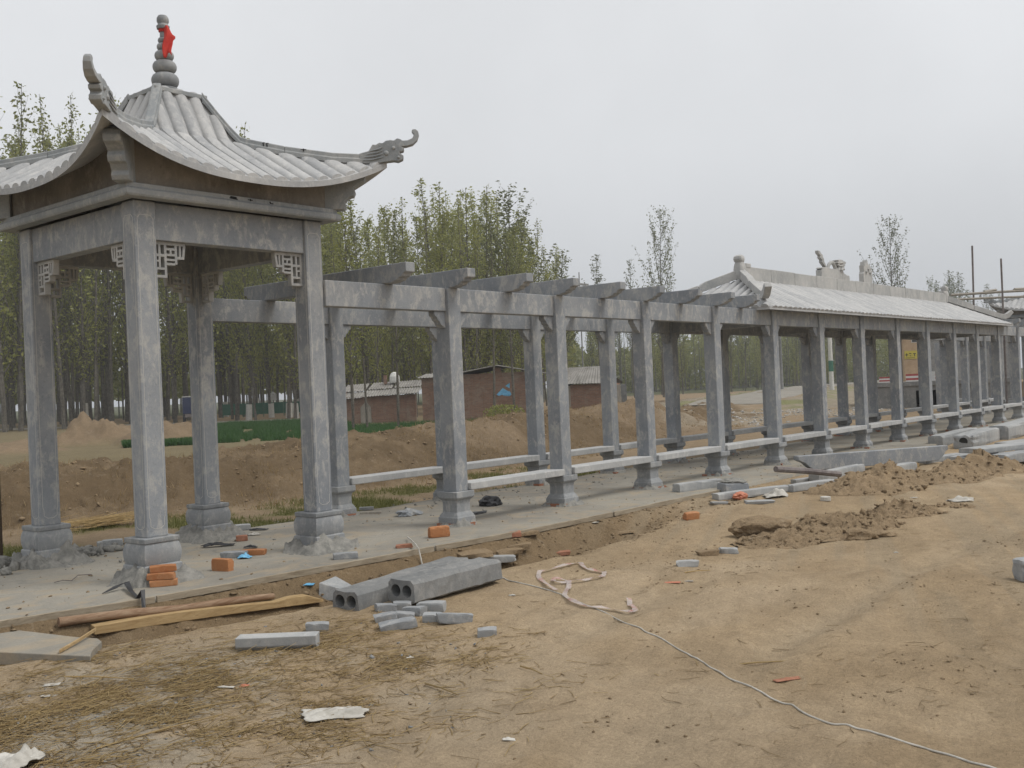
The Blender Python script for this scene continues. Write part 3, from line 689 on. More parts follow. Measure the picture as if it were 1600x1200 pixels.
for s_ in (-1, 1):
    n = int((GX1-GX0)/sp); full = None; back = MB()
    for k in range(1, n):
        x = GX0+k*sp; up_ = 1.0
        if x < RX0: up_ = (x-GX0)/(RX0-GX0)
        if x > RX1: up_ = (GX1-x)/(GX1-RX1)
        up_ = max(.02, up_-.015)
        p0 = (0, -GE*-s_, GZ0); p1 = (0, s_*GE*(1-up_)+s_*.02*up_, GZ0+(GZ1-GZ0)*up_)
        mb = roll((x, YC+s_*GE, GZ0), (x, YC+p1[1], p1[2]), (1, 0, 0))
        if s_ > 0: back.add(mb.v, mb.f); continue
        if up_ > .98:
            if full is None:
                mb = roll((0, YC+s_*GE, GZ0), (0, YC+p1[1], p1[2]), (1, 0, 0)); full = mb.mesh('tile_roll'); full.materials.append(m_tile)
            o = link('tile_roll', full, parent=gal, smooth=True, loc=(x, 0, random.uniform(-.004, .004)))
        else: mb.build('tile_roll', m_tile, gal, smooth=True)
    if s_ > 0: tag(back.build('tile_rolls_behind', m_tile, gal, smooth=True), kind='stuff')
for xe, xr in ((GX0, RX0), (GX1, RX1)):
    n = int(2*GE/.185)
    for k in range(n+1):
        y = -GE+.09+k*.185; up_ = max(.03, 1-abs(y)/GE-.015)
        if abs(y) > GE-.05: continue
        roll((xe, YC+y, GZ0), (xe+(xr-xe)*up_, YC+y, GZ0+(GZ1-GZ0)*up_), (0, 1, 0), .078, .062).build('tile_roll', m_tile, gal, smooth=True)
# ridge of squared blocks with open joints
bx = np.linspace(RX0+.05, RX1-.05, 12)
for k in range(11):
    MB().box(bx[k]+.006, bx[k+1]-.006, YC-.075, YC+.075, 3.50, 3.822+random.uniform(-.008, .008)).build('ridge_block', m_carv, gal, .008)
# hips with up-turned ends
for (xe, xr) in ((GX0, RX0), (GX1, RX1)):
    for s_ in (-1, 1):
        A = Vector((xr, YC, 3.60)); B = Vector((xe, YC+s_*GE, GZ0+.03)); d = B-A; hor = Vector((d.x, d.y, 0)).normalized(); sd_ = Vector((-hor.y, hor.x, 0))
        for (t0, t1) in ((.0, .40), (.405, .995)):
            path = []; N = 9
            for q in range(N+1):
                t_ = t0+(t1-t0)*q/N; p = A+d*t_
                if t_ > .80: p.z += .30*((t_-.80)/.2)**2.4 + .03*(t_-.8)/.2
                path.append(p)
            secs = []; H_ = .17 if t1 < .5 else .15
            for i, p in enumerate(path):
                tg = (path[min(i+1, N)]-path[max(i-1, 0)]).normalized(); nrm = sd_.cross(tg)
                if nrm.z < 0: nrm = -nrm
                hh = H_*(1 if i < N-1 else (.92 if i == N-1 else .7))
                secs.append([tuple(p-sd_*.065), tuple(p+sd_*.065), tuple(p+sd_*.065+nrm*hh), tuple(p-sd_*.065+nrm*hh)])
            MB().loft(secs).build('hip_block', m_carv, gal, .01)
# seated beasts on the ridge ends
for xr, sg in ((RX0-.02, -1), (RX1+.02, 1)):
    mb = MB(); mb.loft([[(xr+sg*(dx)+hx*cx_, YC+hy*cy_, z) for cx_, cy_ in ((-1, -.7), (-.7, -1), (.7, -1), (1, -.7), (1, .7), (.7, 1), (-.7, 1), (-1, .7))] for z, hx, hy, dx in
        ((3.56, .12, .09, 0), (3.66, .13, .10, .0), (3.78, .12, .10, .01), (3.86, .10, .085, .015), (3.90, .075, .07, .02), (3.915, .09, .08, .03), (3.96, .105, .085, .04), (4.01, .10, .08, .035), (4.045, .06, .05, .02))])
    o = mb.build('ridge_beast', m_carv, gal, smooth=True)
    MB().box(xr-sg*.30, xr-sg*.10, YC-.085, YC+.085, 3.80, 3.885).build('saddle_stone', m_carv, gal, .01)
# the carved dragon: stepped plinth, tail up, arched back, maned head
def dragon(x, flip=1):
    z = 3.815; f = lambda a, b, d: (x+flip*a*1.2, YC+d, 3.815+(b-3.815)*.60)
    base = MB().prism([(0, z), (1.36, z), (1.34, z+.17), (1.30, z+.21), (1.22, z+.19), (1.17, z+.245), (1.12, z+.215), (1.05, z+.33), (.95, z+.40), (.45, z+.37), (.32, z+.40), (.05, z+.38), (.0, z+.33), (.06, z+.30), (0, z+.27)], -.07, .07, f).build('dragon_plinth', m_carv, gal, .008)
    MB().prism([(.30, z+.36), (.22, z+.47), (.10, z+.58), (.12, z+.66), (.03, z+.74), (.05, z+.82), (-.05, z+.90), (-.06, z+1.0), (.02, z+.99), (.08, z+.90), (.15, z+.86), (.15, z+.76), (.21, z+.72), (.20, z+.62), (.26, z+.52), (.34, z+.37)], -.04, .04, f).build('tail', m_carv, base, .005)
    arch = [(.42+.02, z+.36), (.46, z+.48), (.52, z+.58), (.60, z+.64), (.68, z+.63), (.74, z+.55), (.79, z+.44), (.85, z+.36)]
    MB().tube([f(a, b, 0) for a, b in arch], [.035, .04, .042, .044, .044, .042, .045, .055], 8, 1.0).build('arched_body', m_carv, base, smooth=True)
    hd = [(.80, z+.36), (.86, z+.50), (.80, z+.56), (.84, z+.60), (.77, z+.65), (.83, z+.69), (.80, z+.75), (.89, z+.75), (.92, z+.79), (.98, z+.75), (1.02, z+.785), (1.06, z+.73), (1.15, z+.735), (1.19, z+.69), (1.17, z+.64), (1.12, z+.63), (1.13, z+.585), (1.15, z+.55), (1.08, z+.545), (1.10, z+.48), (1.04, z+.45), (1.02, z+.38)]
    MB().prism(hd, -.075, .075, f).build('maned_head', m_carv, base, .005)
    mb = MB()
    for s_ in (-1, 1):
        mb.tube([f(.86, z+.62, s_*.08), f(.95, z+.66, s_*.095), f(1.04, z+.66, s_*.08)], [.01, .03, .012], 6); mb.tube([f(.84, z+.52, s_*.08), f(.93, z+.54, s_*.092), f(1.02, z+.58, s_*.08)], [.01, .024, .01], 6)
        mb.tube([f(.9, z+.36, s_*.08), f(.98, z+.42, s_*.10), f(1.05, z+.40, s_*.09)], [.03, .04, .02], 6)
    mb.build('face_relief', m_carv, base)
dragon(13.47)
f_ = lambda a, b, d: (16.0+a*.9, YC+d, 3.815+(b-3.815)*.66); z = 3.815
fl = MB().prism([(0, z), (.62, z), (.64, z+.20), (.60, z+.36), (.66, z+.45), (.58, z+.50), (.62, z+.62), (.50, z+.58), (.48, z+.74), (.38, z+.66), (.30, z+.88), (.22, z+.66), (.12, z+.80), (.10, z+.60), (.03, z+.66), (.06, z+.42), (0, z+.34)], -.06, .06, f_).build('flame_stone', m_carv, gal, .005)
mb = MB()
for s_ in (-1, 1):
    for a, b in ((.18, .30), (.34, .40), (.46, .28)): mb.tube([f_(a, z+b, s_*.06), f_(a-.02, z+b+.12, s_*.075), f_(a+.02, z+b+.22, s_*.06)], [.012, .03, .006], 6)
mb.build('flame_relief', m_carv, fl)

# second pergola beyond the gallery and the matching far pavilion
perg2 = thing('stone_pergola', 'far stone pergola at the right edge beyond the gallery roof', 'pergola', (0, 0, 0))
for k in range(12, 16): add_post(perg2, XS[k], 0, shim=False); add_post(perg2, XS[k], YR, shim=False)
for y in (0, YR):
    for k in range(11, 15): add_beam(perg2, XS[k]+W, XS[k+1], y); add_bench(perg2, XS[k]+W, XS[k+1], y)
    add_beam(perg2, XS[15]+W, 33.36, y)
for x in (24.4, 25.5, 26.6, 27.65, 28.7, 29.75, 30.8, 31.9): add_rafter(perg2, x)
pav2 = copy_tree(pav); pav2.location = (34.42, PCY, 0); pav2['label'] = 'far stone pavilion behind scaffolding, cut off by the right edge'

# ================================================================== TREES
def poplar_meshes(seed, H, cb, wid, nb, dens, leaf=(.17, .34)):
    r = np.random.default_rng(seed); rd = random.Random(seed)
    mb = MB(); n = 9; lean = (rd.uniform(-.4, .4), rd.uniform(-.4, .4)); ax = []
    for i in range(n+1):
        t = i/n; ax.append(Vector((lean[0]*t*t+.10*math.sin(3*t+seed), lean[1]*t*t+.10*math.cos(2.3*t+seed), H*t)))
    r0 = .0052*H+.02
    mb.tube([Vector((0, 0, -.4))]+ax, [r0*1.25]+[max(.012, r0*(1-t/n)**.9) for t in range(n+1)], 7)
    def axis(t):
        k = min(n-1, int(t*n)); return ax[k].lerp(ax[k+1], t*n-k)
    LV = []; 
    for b in range(nb):
        t = cb+(.97-cb)*(b+rd.random())/nb; rel = (t-cb)/(1-cb)
        prof = (.55+.45*min(1, rel/.25))*(1-max(0, rel-.25)/.75)**.75
        Lb = wid*prof*rd.uniform(.65, 1.2)+.35; az = rd.uniform(0, 2*math.pi); el = R_(rd.uniform(50, 72))
        p = axis(t); pts = [p]; m = 5
        for q in range(m):
            el2 = el+R_(20)*q/m; p = p+Vector((math.cos(az)*math.cos(el2), math.sin(az)*math.cos(el2), math.sin(el2)))*(Lb*1.45/m); az += rd.uniform(-.12, .12); pts.append(p)
        rb = max(.012, .30*r0*(1-rel)+.010)
        mb.tube(pts, [rb*(1-.8*q/m) for q in range(m+1)], 3)
        k = int(Lb*dens)
        tt = r.uniform(.12, 1.03, k)*m
        P = np.array([[*v] for v in pts]); i0 = np.clip(tt.astype(int), 0, m-1); fr = (tt-i0)[:, None]
        c = P[i0]*(1-fr)+P[i0+1]*fr + r.normal(0, 1, (k, 3))*np.array([.17, .17, .20])*(1.15-.5*tt/m)[:, None]
        LV.append(c)
    k = int(dens*2.2); tt = r.uniform(.88, 1.0, k); LV.append(np.array([[*axis(min(.999, t))] for t in tt])+r.normal(0, .12, (k, 3)))
    c = np.concatenate(LV); k = len(c)
    d1 = r.normal(0, 1, (k, 3)); d1 /= np.linalg.norm(d1, axis=1)[:, None]; d2 = np.cross(d1, r.normal(0, 1, (k, 3))); d2 /= np.linalg.norm(d2, axis=1)[:, None]
    s = r.uniform(*leaf, k)[:, None]*.5
    V = np.stack([c-d1*s, c+d2*s*.62+d1*s*.1, c+d1*s*1.1, c-d2*s*.62+d1*s*.1], 1).reshape(-1, 3)
    F = np.arange(4*k).reshape(-1, 4)
    tm = mb.mesh('trunk'); tm.materials.append(m_bark)
    return tm, V, F
PROTO = []
for i in range(7):
    tm, V, F = poplar_meshes(100+i, 20.0, (.13, .17, .11, .22, .15, .16, .12)[i], (2.5, 2.1, 2.8, 2.2, 1.9, 2.6, 2.3)[i], (60, 52, 66, 46, 54, 62, 56)[i], (20, 17, 22, 15, 17, 19, 18)[i], (.15, .29))
    PROTO.append((tm, npmesh('crown', V, F, m_leaf)))
for i in range(3):
    tm, V, F = poplar_meshes(200+i, 20.0, (.26, .34, .30)[i], (3.2, 2.3, 2.7)[i], (50, 40, 44)[i], (15, 12, 13)[i], (.14, .30))
    PROTO.append((tm, npmesh('crown', V, F, m_leaf_pale)))
tm, V, F = poplar_meshes(301, 20.0, .2, 4.4, 60, 13, (.13, .26)); PROTO.append((tm, npmesh('crown', V, F, m_leaf_pale)))
for i in range(3):
    tm, V, F = poplar_meshes(401+i, 20.0, (.14, .20, .12)[i], (1.7, 1.5, 2.0)[i], (50, 42, 56)[i], (12, 11, 13)[i], (.13, .27)); PROTO.append((tm, npmesh('crown', V, F, m_leaf)))
NTREE = 0
def tree(p, H, k, label, group=None, lime=False):
    global NTREE
    tm, cm = PROTO[k]; s = H/20.0; p = (p[0], p[1], float(height(p[0], p[1]))-.05)
    t = thing('poplar_tree', label, 'tree', p, random.uniform(0, 6.28), group); t.scale = (s*random.uniform(.95, 1.35),)*2+(s,)
    link('trunk', tm, parent=t); link('crown', cm, parent=t)
    t.rotation_euler[0] = random.gauss(0, .022); t.rotation_euler[1] = random.gauss(0, .022)
    if lime:
        link('lime_band', LIME, parent=t)
    NTREE += 1; return t
LIME = MB().lathe([(-.2, .235), (.3, .225), (1.25, .215)], n=9).mesh('lime_band'); LIME.materials.append(m_lime)
random.seed(21)
def stand(us, ds, n, top, kinds, label, group, lime=0, mind=2.0):
    done = []; tries = 0
    while len(done) < n and tries < n*40:
        tries += 1; u = random.uniform(*us); d = ds[0]+(ds[1]-ds[0])*random.random()**1.3; p = far(u, d)
        if any((p[0]-q[0])**2+(p[1]-q[1])**2 < mind**2 for q in done): continue
        vt = np.interp(u, [a for a, b in top], [b for a, b in top])+random.uniform(-10, 60)
        H = zat(u, vt, d)
        if H < 4: continue
        done.append(p); tree(p, H, random.choice(kinds), label, group, random.random() < lime)
LEFT_TOP = [(-80, 180), (0, 190), (40, 215), (120, 200), (190, 205), (260, 215), (340, 210), (400, 235), (520, 290)]
MID_TOP = [(500, 310), (580, 310), (640, 330), (690, 290), (760, 300), (800, 300), (845, 335), (885, 400)]
for (u, vt, d, k) in ((8, 100, 78, 11), (34, 130, 79, 13), (62, 172, 80, 12), (128, 140, 82, 13), (150, 178, 81, 12), (172, 152, 84, 12), (200, 138, 86, 11), (372, 182, 84, 12), (95, 172, 80, 11), (-30, 110, 78, 13), (108, 150, 83, 12)):
    tree(far(u, d), zat(u, vt, d), k, 'tall poplar in the dense plantation behind the near pavilion', 'poplars behind the near pavilion')
stand((-90, 345), (80, 128), 62, LEFT_TOP, (0, 1, 2, 4, 5, 11, 12, 13), 'tall poplar in the dense plantation behind the near pavilion', 'poplars behind the near pavilion', .12)
stand((340, 540), (80, 120), 34, LEFT_TOP, (0, 1, 2, 3, 5, 6), 'poplar in the plantation beyond the green wheat strip', 'poplars beyond the wheat strip', .35)
for (u, vt, d, k) in ((573, 296, 74, 13), (640, 300, 78, 11), (686, 276, 76, 13), (700, 280, 79, 11), (742, 290, 78, 11), (762, 288, 82, 13), (806, 292, 80, 7), (838, 348, 82, 12), (878, 388, 84, 9)):
    T_ = tree(far(u, d), zat(u, vt, d), k, 'leafy poplar standing close behind the brick farm sheds', 'poplars behind the brick sheds'); T_.scale = (T_.scale[0]*1.45, T_.scale[1]*1.45, T_.scale[2])
stand((505, 884), (68, 112), 66, MID_TOP, (0, 1, 2, 5, 6, 11, 12, 13, 13, 11), 'leafy poplar standing close behind the brick farm sheds', 'poplars behind the brick sheds')
for (u, vt, d, k, l) in ((940, 396, 118, 8, 'thin pale poplar rising alone above the middle pergola rafters'), (1036, 326, 112, 10, 'tallest pale poplar above the right end of the pergola rafters'),
        (992, 404, 118, 8, 'short pale poplar left of the tallest tree above the pergola rafters'), (1402, 340, 118, 10, 'single pale poplar rising behind the gallery roof ridge')):
    T_ = tree(far(u, d), zat(u, vt, d), k, l)
    if u > 1400: T_.scale = (1.15, 1.15, T_.scale[2])
stand((880, 1445), (128, 185), 70, [(880, 455), (1000, 455), (1100, 470), (1445, 488)], (0, 2, 4, 5, 7, 9), 'distant slender poplar in the woodland seen under the gallery roof', 'poplars in the woodland beyond the road', .0, 2.2)
stand((1430, 1590), (170, 230), 15, [(1430, 424), (1500, 432), (1590, 446)], (8, 9, 7), 'small pale poplar far beyond the gallery roof', 'far poplars beyond the gallery', 0, 2.5)
# the near trunks in front of the sheds
for (u, d, vt, k, lb) in ((552, 46, 300, 3, 'thickest poplar trunk standing before the left end of the long shed'), (572, 47, 330, 8, 'thin poplar just right of the thickest trunk before the long shed'), (618, 48, 350, 9, 'thin poplar before the middle of the long low shed'), (768, 49, 330, 8, 'thin poplar standing before the gable wall left of the blue tarp'), (803, 49.5, 350, 9, 'leaning thin poplar before the right end of the gable wall')):
    tree(far(u, d), zat(u, vt, d), k, lb, 'poplars before the brick sheds')
# the deep wood behind: one mass of trunks and leaves
def far_wood():
    r = np.random.default_rng(5); Vs = []; Fs = []; off = 0
    for (u0, u1, d0, d1, n, h0, h1) in ((-140, 900, 122, 175, 42000, 2.4, 14), (860, 1470, 178, 230, 36000, .3, 11.5)):
        k = n; u = r.uniform(u0, u1, k); d = d0+(d1-d0)*r.random(k); a = (u-800)/FPX
        fh = np.array([FWD[0], FWD[1]]); c = CAM[:2]+d[:, None]*(fh+RGT[:2]*a[:, None])
        z = h0+(h1-h0)*r.random(k)*(.8+.4*fbm(u*.03, u*0, 3, 700)); P = np.c_[c, z]
        d1_ = r.normal(0, 1, (k, 3)); d1_ /= np.linalg.norm(d1_, axis=1)[:, None]; d2_ = np.cross(d1_, r.normal(0, 1, (k, 3))); d2_ /= np.linalg.norm(d2_, axis=1)[:, None]
        s = r.uniform(.45, .95, k)[:, None]*.5
        V = np.stack([P-d1_*s, P+d2_*s*.7, P+d1_*s, P-d2_*s*.7], 1).reshape(-1, 3); Vs.append(V); Fs.append(np.arange(4*k).reshape(-1, 4)+off); off += 4*k
    o = link('far_wood', npmesh('far_wood', np.concatenate(Vs), np.concatenate(Fs), m_leaf)); tag(o, 'dense dark leafy wood far behind the nearer poplars', 'wood', None, 'stuff')
    mb = MB(); V = []; F = []
    for (u0, u1, d0, d1, n) in ((-140, 900, 112, 170, 200), (860, 1470, 165, 225, 200)):
        for i in range(n):
            p = far(r.uniform(u0, u1), r.uniform(d0, d1)); h = r.uniform(7, 12); w_ = r.uniform(.06, .12); q = len(V)
            for z in (-.3, h):
                for t in range(4): V.append((p[0]+w_*math.cos(t*1.571+.8)*(1 if z < 1 else .6), p[1]+w_*math.sin(t*1.571+.8)*(1 if z < 1 else .6), z))
            F += [(q+t, q+(t+1) % 4, q+4+(t+1) % 4, q+4+t) for t in range(4)]
    o = link('far_trunks', npmesh('far_trunks', np.array(V), np.array(F), m_bark)); tag(o, 'bare trunks standing deep inside the far wood', 'trunks', None, 'stuff')
far_wood()

# ================================================================== FARM SHEDS AND THE ROAD SIDE
def corrug(mb, p00, p10, p01, p11, per=.16, amp=.025, th=.02):     # a corrugated sheet: waves run along p0->p1, edges p00..p10 below and p01..p11 above
    p00, p10, p01, p11 = map(Vector, (p00, p10, p01, p11)); n = max(4, int((p10-p00).length/per*4)); up = (p10-p00).cross(p01-p00).normalized()
    if up.z < 0: up = -up
    V = []; F = []
    for i in range(n+1):
        t = i/n; o = up*amp*math.sin(2*math.pi*(i/4))
        for k, (a, b) in enumerate(((p00, p10), (p01, p11))):
            q = a.lerp(b, t)+o; V += [tuple(q), tuple(q-up*th)]
    for i in range(n):
        a = 4*i; F += [(a, a+4, a+6, a+2), (a+1, a+3, a+7, a+5), (a, a+1, a+5, a+4), (a+2, a+6, a+7, a+3)]
    mb.add(V, F)
GZ = -.12
# gabled brick house: gable end square to the view, long side running back to the left
hp = far(771, 55); ax_ = math.atan2(RGT[1], RGT[0])-.10
H = thing('brick_house', 'low red brick house with gable end and loose sheet roof', 'house', (hp[0], hp[1], GZ), ax_)
gw, he, hr, dep = 2.25, 2.45, 2.98, 5.2
mb = MB(); mb.box(-gw, gw, 0, .24, 0, he); mb.box(-gw, -gw+.24, .242, dep, 0, he); mb.box(gw-.24, gw, .242, dep, 0, he); mb.box(-gw, gw, dep+.002, dep+.24, 0, he)
wl = mb.build('wall', m_wall, H)
MB().box(-gw-.02, gw+.02, -.03, .20, he+.002, he+.13).build('brick_course', m_wall, H)
MB().box(.05, .42, .02, .22, he+.132, hr-.12).build('gable_pier', m_wall, H)
mb = MB(); corrug(mb, (-gw-.3, dep+.3, he+.10), (-gw-.3, -.35, he+.10), (.25, dep+.3, hr), (.25, -.35, hr)); mb.build('roof_sheet', m_sheet, H)
mb = MB(); corrug(mb, (gw+.25, -.35, he+.08), (gw+.25, dep+.3, he+.08), (.25, -.35, hr), (.25, dep+.3, hr)); mb.build('roof_sheet', m_sheet, H)
MB().box(-gw-1.75, -gw-.005, .6, .84, 0, he+.02).build('side_wall', m_wall, H)
mb = MB(); corrug(mb, (-gw-1.95, .35, he+.05), (-gw+.1, .35, he+.05), (-gw-1.95, 3.2, he+.30), (-gw+.1, 3.2, he+.30)); mb.build('roof_sheet', m_sheet, H)
tarp = [(.25, 1.42), (.62, 1.80), (.98, 2.02), (.95, 1.6), (1.05, 1.40), (.86, 1.25), (.55, 1.40), (.38, 1.36)]
mb = MB().prism(tarp, -.03, -.012, lambda a, b, d: (a-.1, d-.06*math.sin(a*6), b)); o = mb.build('blue_tarp', m_blue, None); o.parent = None
o.location = (hp[0], hp[1], GZ); o.rotation_euler = (0, 0, ax_); tag(o, 'torn blue tarp hanging on the brick gable wall', 'tarp')
# long low shed with corrugated lean-to roof on the left
lp = far(598, 60); S1 = thing('brick_shed', 'long low brick shed with sagging corrugated lean-to roof', 'shed', (lp[0], lp[1], GZ), ax_+.05)
MB().box(-2.6, 1.9, 0, .24, 0, 1.62).build('wall', m_wall, S1); MB().box(-2.6, -2.36, .242, 3, 0, 1.9).build('wall', m_wall, S1)
for (x0, x1, dz) in ((-2.75, -1.2, -.10), (-1.15, .4, .0), (.42, 2.1, .05)):
    mb = MB(); corrug(mb, (x0, -.3, 1.60+dz), (x1, -.3, 1.66+dz), (x0, 1.2, 1.98+dz), (x1, 1.2, 2.0+dz)); corrug(mb, (x0+.05, 1.1, 2.02+dz), (x1-.05, 1.1, 2.05+dz), (x0+.1, 2.9, 2.42+dz*.6), (x1-.1, 2.9, 2.46+dz*.6)); mb.build('roof_sheet', m_sheet, S1)
MB().loft([[(-1.35, -.06, .0), (-.72, -.06, .0), (-.72, -.012, .0), (-1.35, -.012, .0)], [(-1.34, -.06, .98), (-.74, -.06, .98), (-.74, -.012, .98), (-1.34, -.012, .98)], [(-1.1, -.06, 1.25), (-.95, -.06, 1.25), (-.95, -.012, 1.25), (-1.1, -.012, 1.25)]]).build('board', m_plank, S1)
MB().lathe([(2.38, .28), (2.5, .31), (2.75, .30), (2.95, .20), (3.02, .05)], .35, 2.2, 10).build('chimney_pot', m_lime, S1)
MB().box(-.30, -.12, 2.1, 2.3, 2.3, 2.85).build('chimney', m_wall, S1)
# small shed on the right with plank door side
rp = far(913, 50); S2 = thing('brick_shed', 'small brick shed with pitched grey sheet roof and plank front', 'shed', (rp[0], rp[1], .1), ax_-.35)
mb = MB(); mb.box(-.75, .95, 0, .2, 0, 1.55); mb.box(.75, .95, .202, 2.4, 0, 1.55); mb.build('wall', m_wall, S2)
for k in range(8): MB().box(-1.78+k*.128, -1.66+k*.128, .04, .08, -.2, 1.5+random.uniform(-.05, .05)).build('plank', m_plank, S2)
MB().box(-1.75, -.76, .3, .4, 0, 1.9).build('shade_backing', m_dark, S2)  # near-black sheet painting the dark interior behind the planks
mb = MB(); corrug(mb, (-1.95, -.25, 1.62), (1.05, -.25, 1.58), (-1.5, 1.25, 2.42), (.45, 1.25, 2.42), amp=.018); mb.build('roof_sheet', m_sheet, S2)
mb = MB(); corrug(mb, (1.05, 2.6, 1.56), (-1.95, 2.6, 1.6), (.45, 1.25, 2.42), (-1.5, 1.25, 2.42), amp=.018); mb.build('roof_sheet', m_sheet, S2)
pp_ = far(965, 47); o = MB().box(-.14, .12, -.03, .03, -.2, 1.35).build('board', m_plank, None, .01, loc=(pp_[0], pp_[1], float(height(pp_[0], pp_[1]))), rot=(0, 0, ax_)); tag(o, 'grey upright board left of the lone post beside the small shed', 'board')
pp_ = far(974, 47.5); o = MB().box(-.13, .13, -.04, .04, -.2, 1.42).build('concrete_post', m_conc, None, .01, loc=(pp_[0], pp_[1], float(height(pp_[0], pp_[1]))), rot=(0, 0, ax_)); tag(o, 'grey concrete post standing right of the small brick shed', 'post')
# leafy bush before the house
def bush(p, w_, h_, n, label, mat, leaf=(.06, .14)):
    r = np.random.default_rng(int(p[0]*10) % 1000); z0 = float(height(p[0], p[1])); t = thing('shrub', label, 'shrub', (p[0], p[1], z0))
    mb = MB()
    for k in range(9):
        a = random.uniform(0, 6.28); mb.tube([(0, 0, -.1), (.3*w_*math.cos(a), .3*w_*math.sin(a), h_*.5), (.6*w_*math.cos(a), .6*w_*math.sin(a), h_*.9)], [.02, .012, .004], 4)
    mb.build('stem', m_bark, t)
    c = r.normal(0, 1, (n, 3)); c /= np.linalg.norm(c, axis=1)[:, None]; c *= r.random((n, 1))**.45; c = c*np.array([w_, w_, h_*.5])*(1+.25*fbm(c[:, 0]*3, c[:, 2]*3, 2, 800))[:, None]+np.array([0, 0, h_*.55]); c[:, 2] = np.maximum(c[:, 2], .03)
    d1 = r.normal(0, 1, (n, 3)); d1 /= np.linalg.norm(d1, axis=1)[:, None]; d2 = np.cross(d1, r.normal(0, 1, (n, 3))); d2 /= np.linalg.norm(d2, axis=1)[:, None]; s = r.uniform(*leaf, n)[:, None]*.5
    link('foliage', npmesh('foliage', np.stack([c-d1*s, c+d2*s*.6, c+d1*s, c-d2*s*.6], 1).reshape(-1, 3), np.arange(4*n).reshape(-1, 4), mat), parent=t); return t
bush(far(785, 40), .85, 1.0, 1500, 'loose green bush below the blue tarp on the brick house', m_leaf)
# blue lorry parked under the trees
vp = far(304, 82); V_ = thing('blue_lorry', 'dark blue lorry parked under the trees, half hidden by a column', 'lorry', (vp[0], vp[1], -.05), ax_+1.97)
MB().box(-1.6, 1.6, -.95, .95, .75, 2.05).build('cargo_box', m_navy, V_, .05); MB().loft([[(1.66, -.9, .5), (3.0, -.9, .5), (3.0, .9, .5), (1.66, .9, .5)], [(1.66, -.9, 1.25), (3.0, -.9, 1.25), (3.0, .9, 1.25), (1.66, .9, 1.25)], [(1.72, -.82, 1.95), (2.65, -.82, 1.95), (2.65, .82, 1.95), (1.72, .82, 1.95)]]).build('cab', m_navy, V_, .05)
MB().box(-1.62, 1.62, -.97, .97, 2.052, 2.12).build('roof_rail', m_white_paint, V_)
MB().box(-1.6, 3.0, -.8, .8, .48, .74).build('chassis', m_steel, V_); MB().box(1.85, 2.5, -.915, -.88, 1.35, 1.80).build('window', m_glass, V_)
for x in (-1.0, 2.3):
    for y in (-.85, .85):
        mb = MB().lathe([(-.11, .2), (-.11, .38), (-.08, .42), (.08, .42), (.11, .38), (.11, .2)], n=18); mb.v = [(a+x, c_+y, b+.42-.05) for a, b, c_ in mb.v]; mb.build('wheel', m_black, V_)
# green boards along the far road, a pale noticeboard over them
gf = far(410, 98); G = thing('green_fence', 'low green hoarding beyond the wheat strip and the far road', 'fence', (gf[0], gf[1], -.1), ax_)
for k in range(8): MB().box(-4.0+k*1.0, -3.04+k*1.0, 0, .04, .3, 1.35).build('panel', m_green_paint, G)
for k in range(9): MB().box(-4.03+k*1.0, -3.97+k*1.0, .05, .12, -.1, 1.45).build('post', m_green_paint, G)
nb = far(426, 94); Nb = thing('noticeboard', 'small white noticeboard on a post above the green hoarding', 'sign', (nb[0], nb[1], -.1), ax_)
MB().box(-.30, .30, 0, .04, 1.55, 2.05).build('panel', m_white_paint, Nb); MB().loft([[(-.34, -.02, 2.08), (.34, -.02, 2.08), (.34, .06, 2.08), (-.34, .06, 2.08)], [(-.05, -.02, 2.32), (.05, -.02, 2.32), (.05, .06, 2.32), (-.05, .06, 2.32)]]).build('gable_top', m_white_paint, Nb); MB().box(-.04, .04, .045, .12, -.1, 2.0).build('post', m_steel, Nb)
# farm track behind the wheat, pale strip at the foot of the trees
mb = MB(); q0 = far(-150, 92); q1 = far(560, 76); d = (q1-q0)[:2]; d /= np.linalg.norm(d); nn = np.array([-d[1], d[0]])
pts = [q0[:2]+(q1-q0)[:2]*t for t in np.linspace(0, 1, 40)]; V = []; F = []
for i, p in enumerate(pts):
    z = max(float(height(*p)), float(height(*(p+nn*2))), float(height(*(p-nn*2))))+.05; V += [(p[0]-nn[0]*1.6, p[1]-nn[1]*1.6, z), (p[0]+nn[0]*1.6, p[1]+nn[1]*1.6, z), (p[0]-nn[0]*1.8, p[1]-nn[1]*1.8, z-.3), (p[0]+nn[0]*1.8, p[1]+nn[1]*1.8, z-.3)]
    if i: a = 4*i-4; F += [(a, a+4, a+5, a+1), (a, a+2, a+6, a+4), (a+1, a+5, a+7, a+3)]
mb.add(V, F); tag(mb.build('track', bpy.data.materials['pale_road']), kind='structure')
# utility poles
def pole(u, d, vt, r, label, green=False):
    p = far(u, d); z0 = float(height(p[0], p[1])); h = zat(u, vt, d)-z0
    t = thing('utility_pole', label, 'pole', (p[0], p[1], z0))
    MB().lathe([(-.3, r), (h*.5, r*.85), (h, r*.65)], n=10).build('shaft', m_lime if green else m_conc, t)
    MB().box(-.9, .9, -.06, .06, h-.8, h-.68).build('crossarm', m_conc, t)
    if green: MB().lathe([(h*.17, r*1.01), (h*.27, r*.99)], n=10).build('painted_band', m_green_paint, t)
pole(1221, 95, 470, .17, 'grey concrete pole beside the road seen between the fifth and sixth gallery posts'); pole(1299, 90, 440, .20, 'white pole with a green band beside the road behind the gallery', True); pole(912, 64, 425, .05, 'thin pale pole above the small brick shed roof')
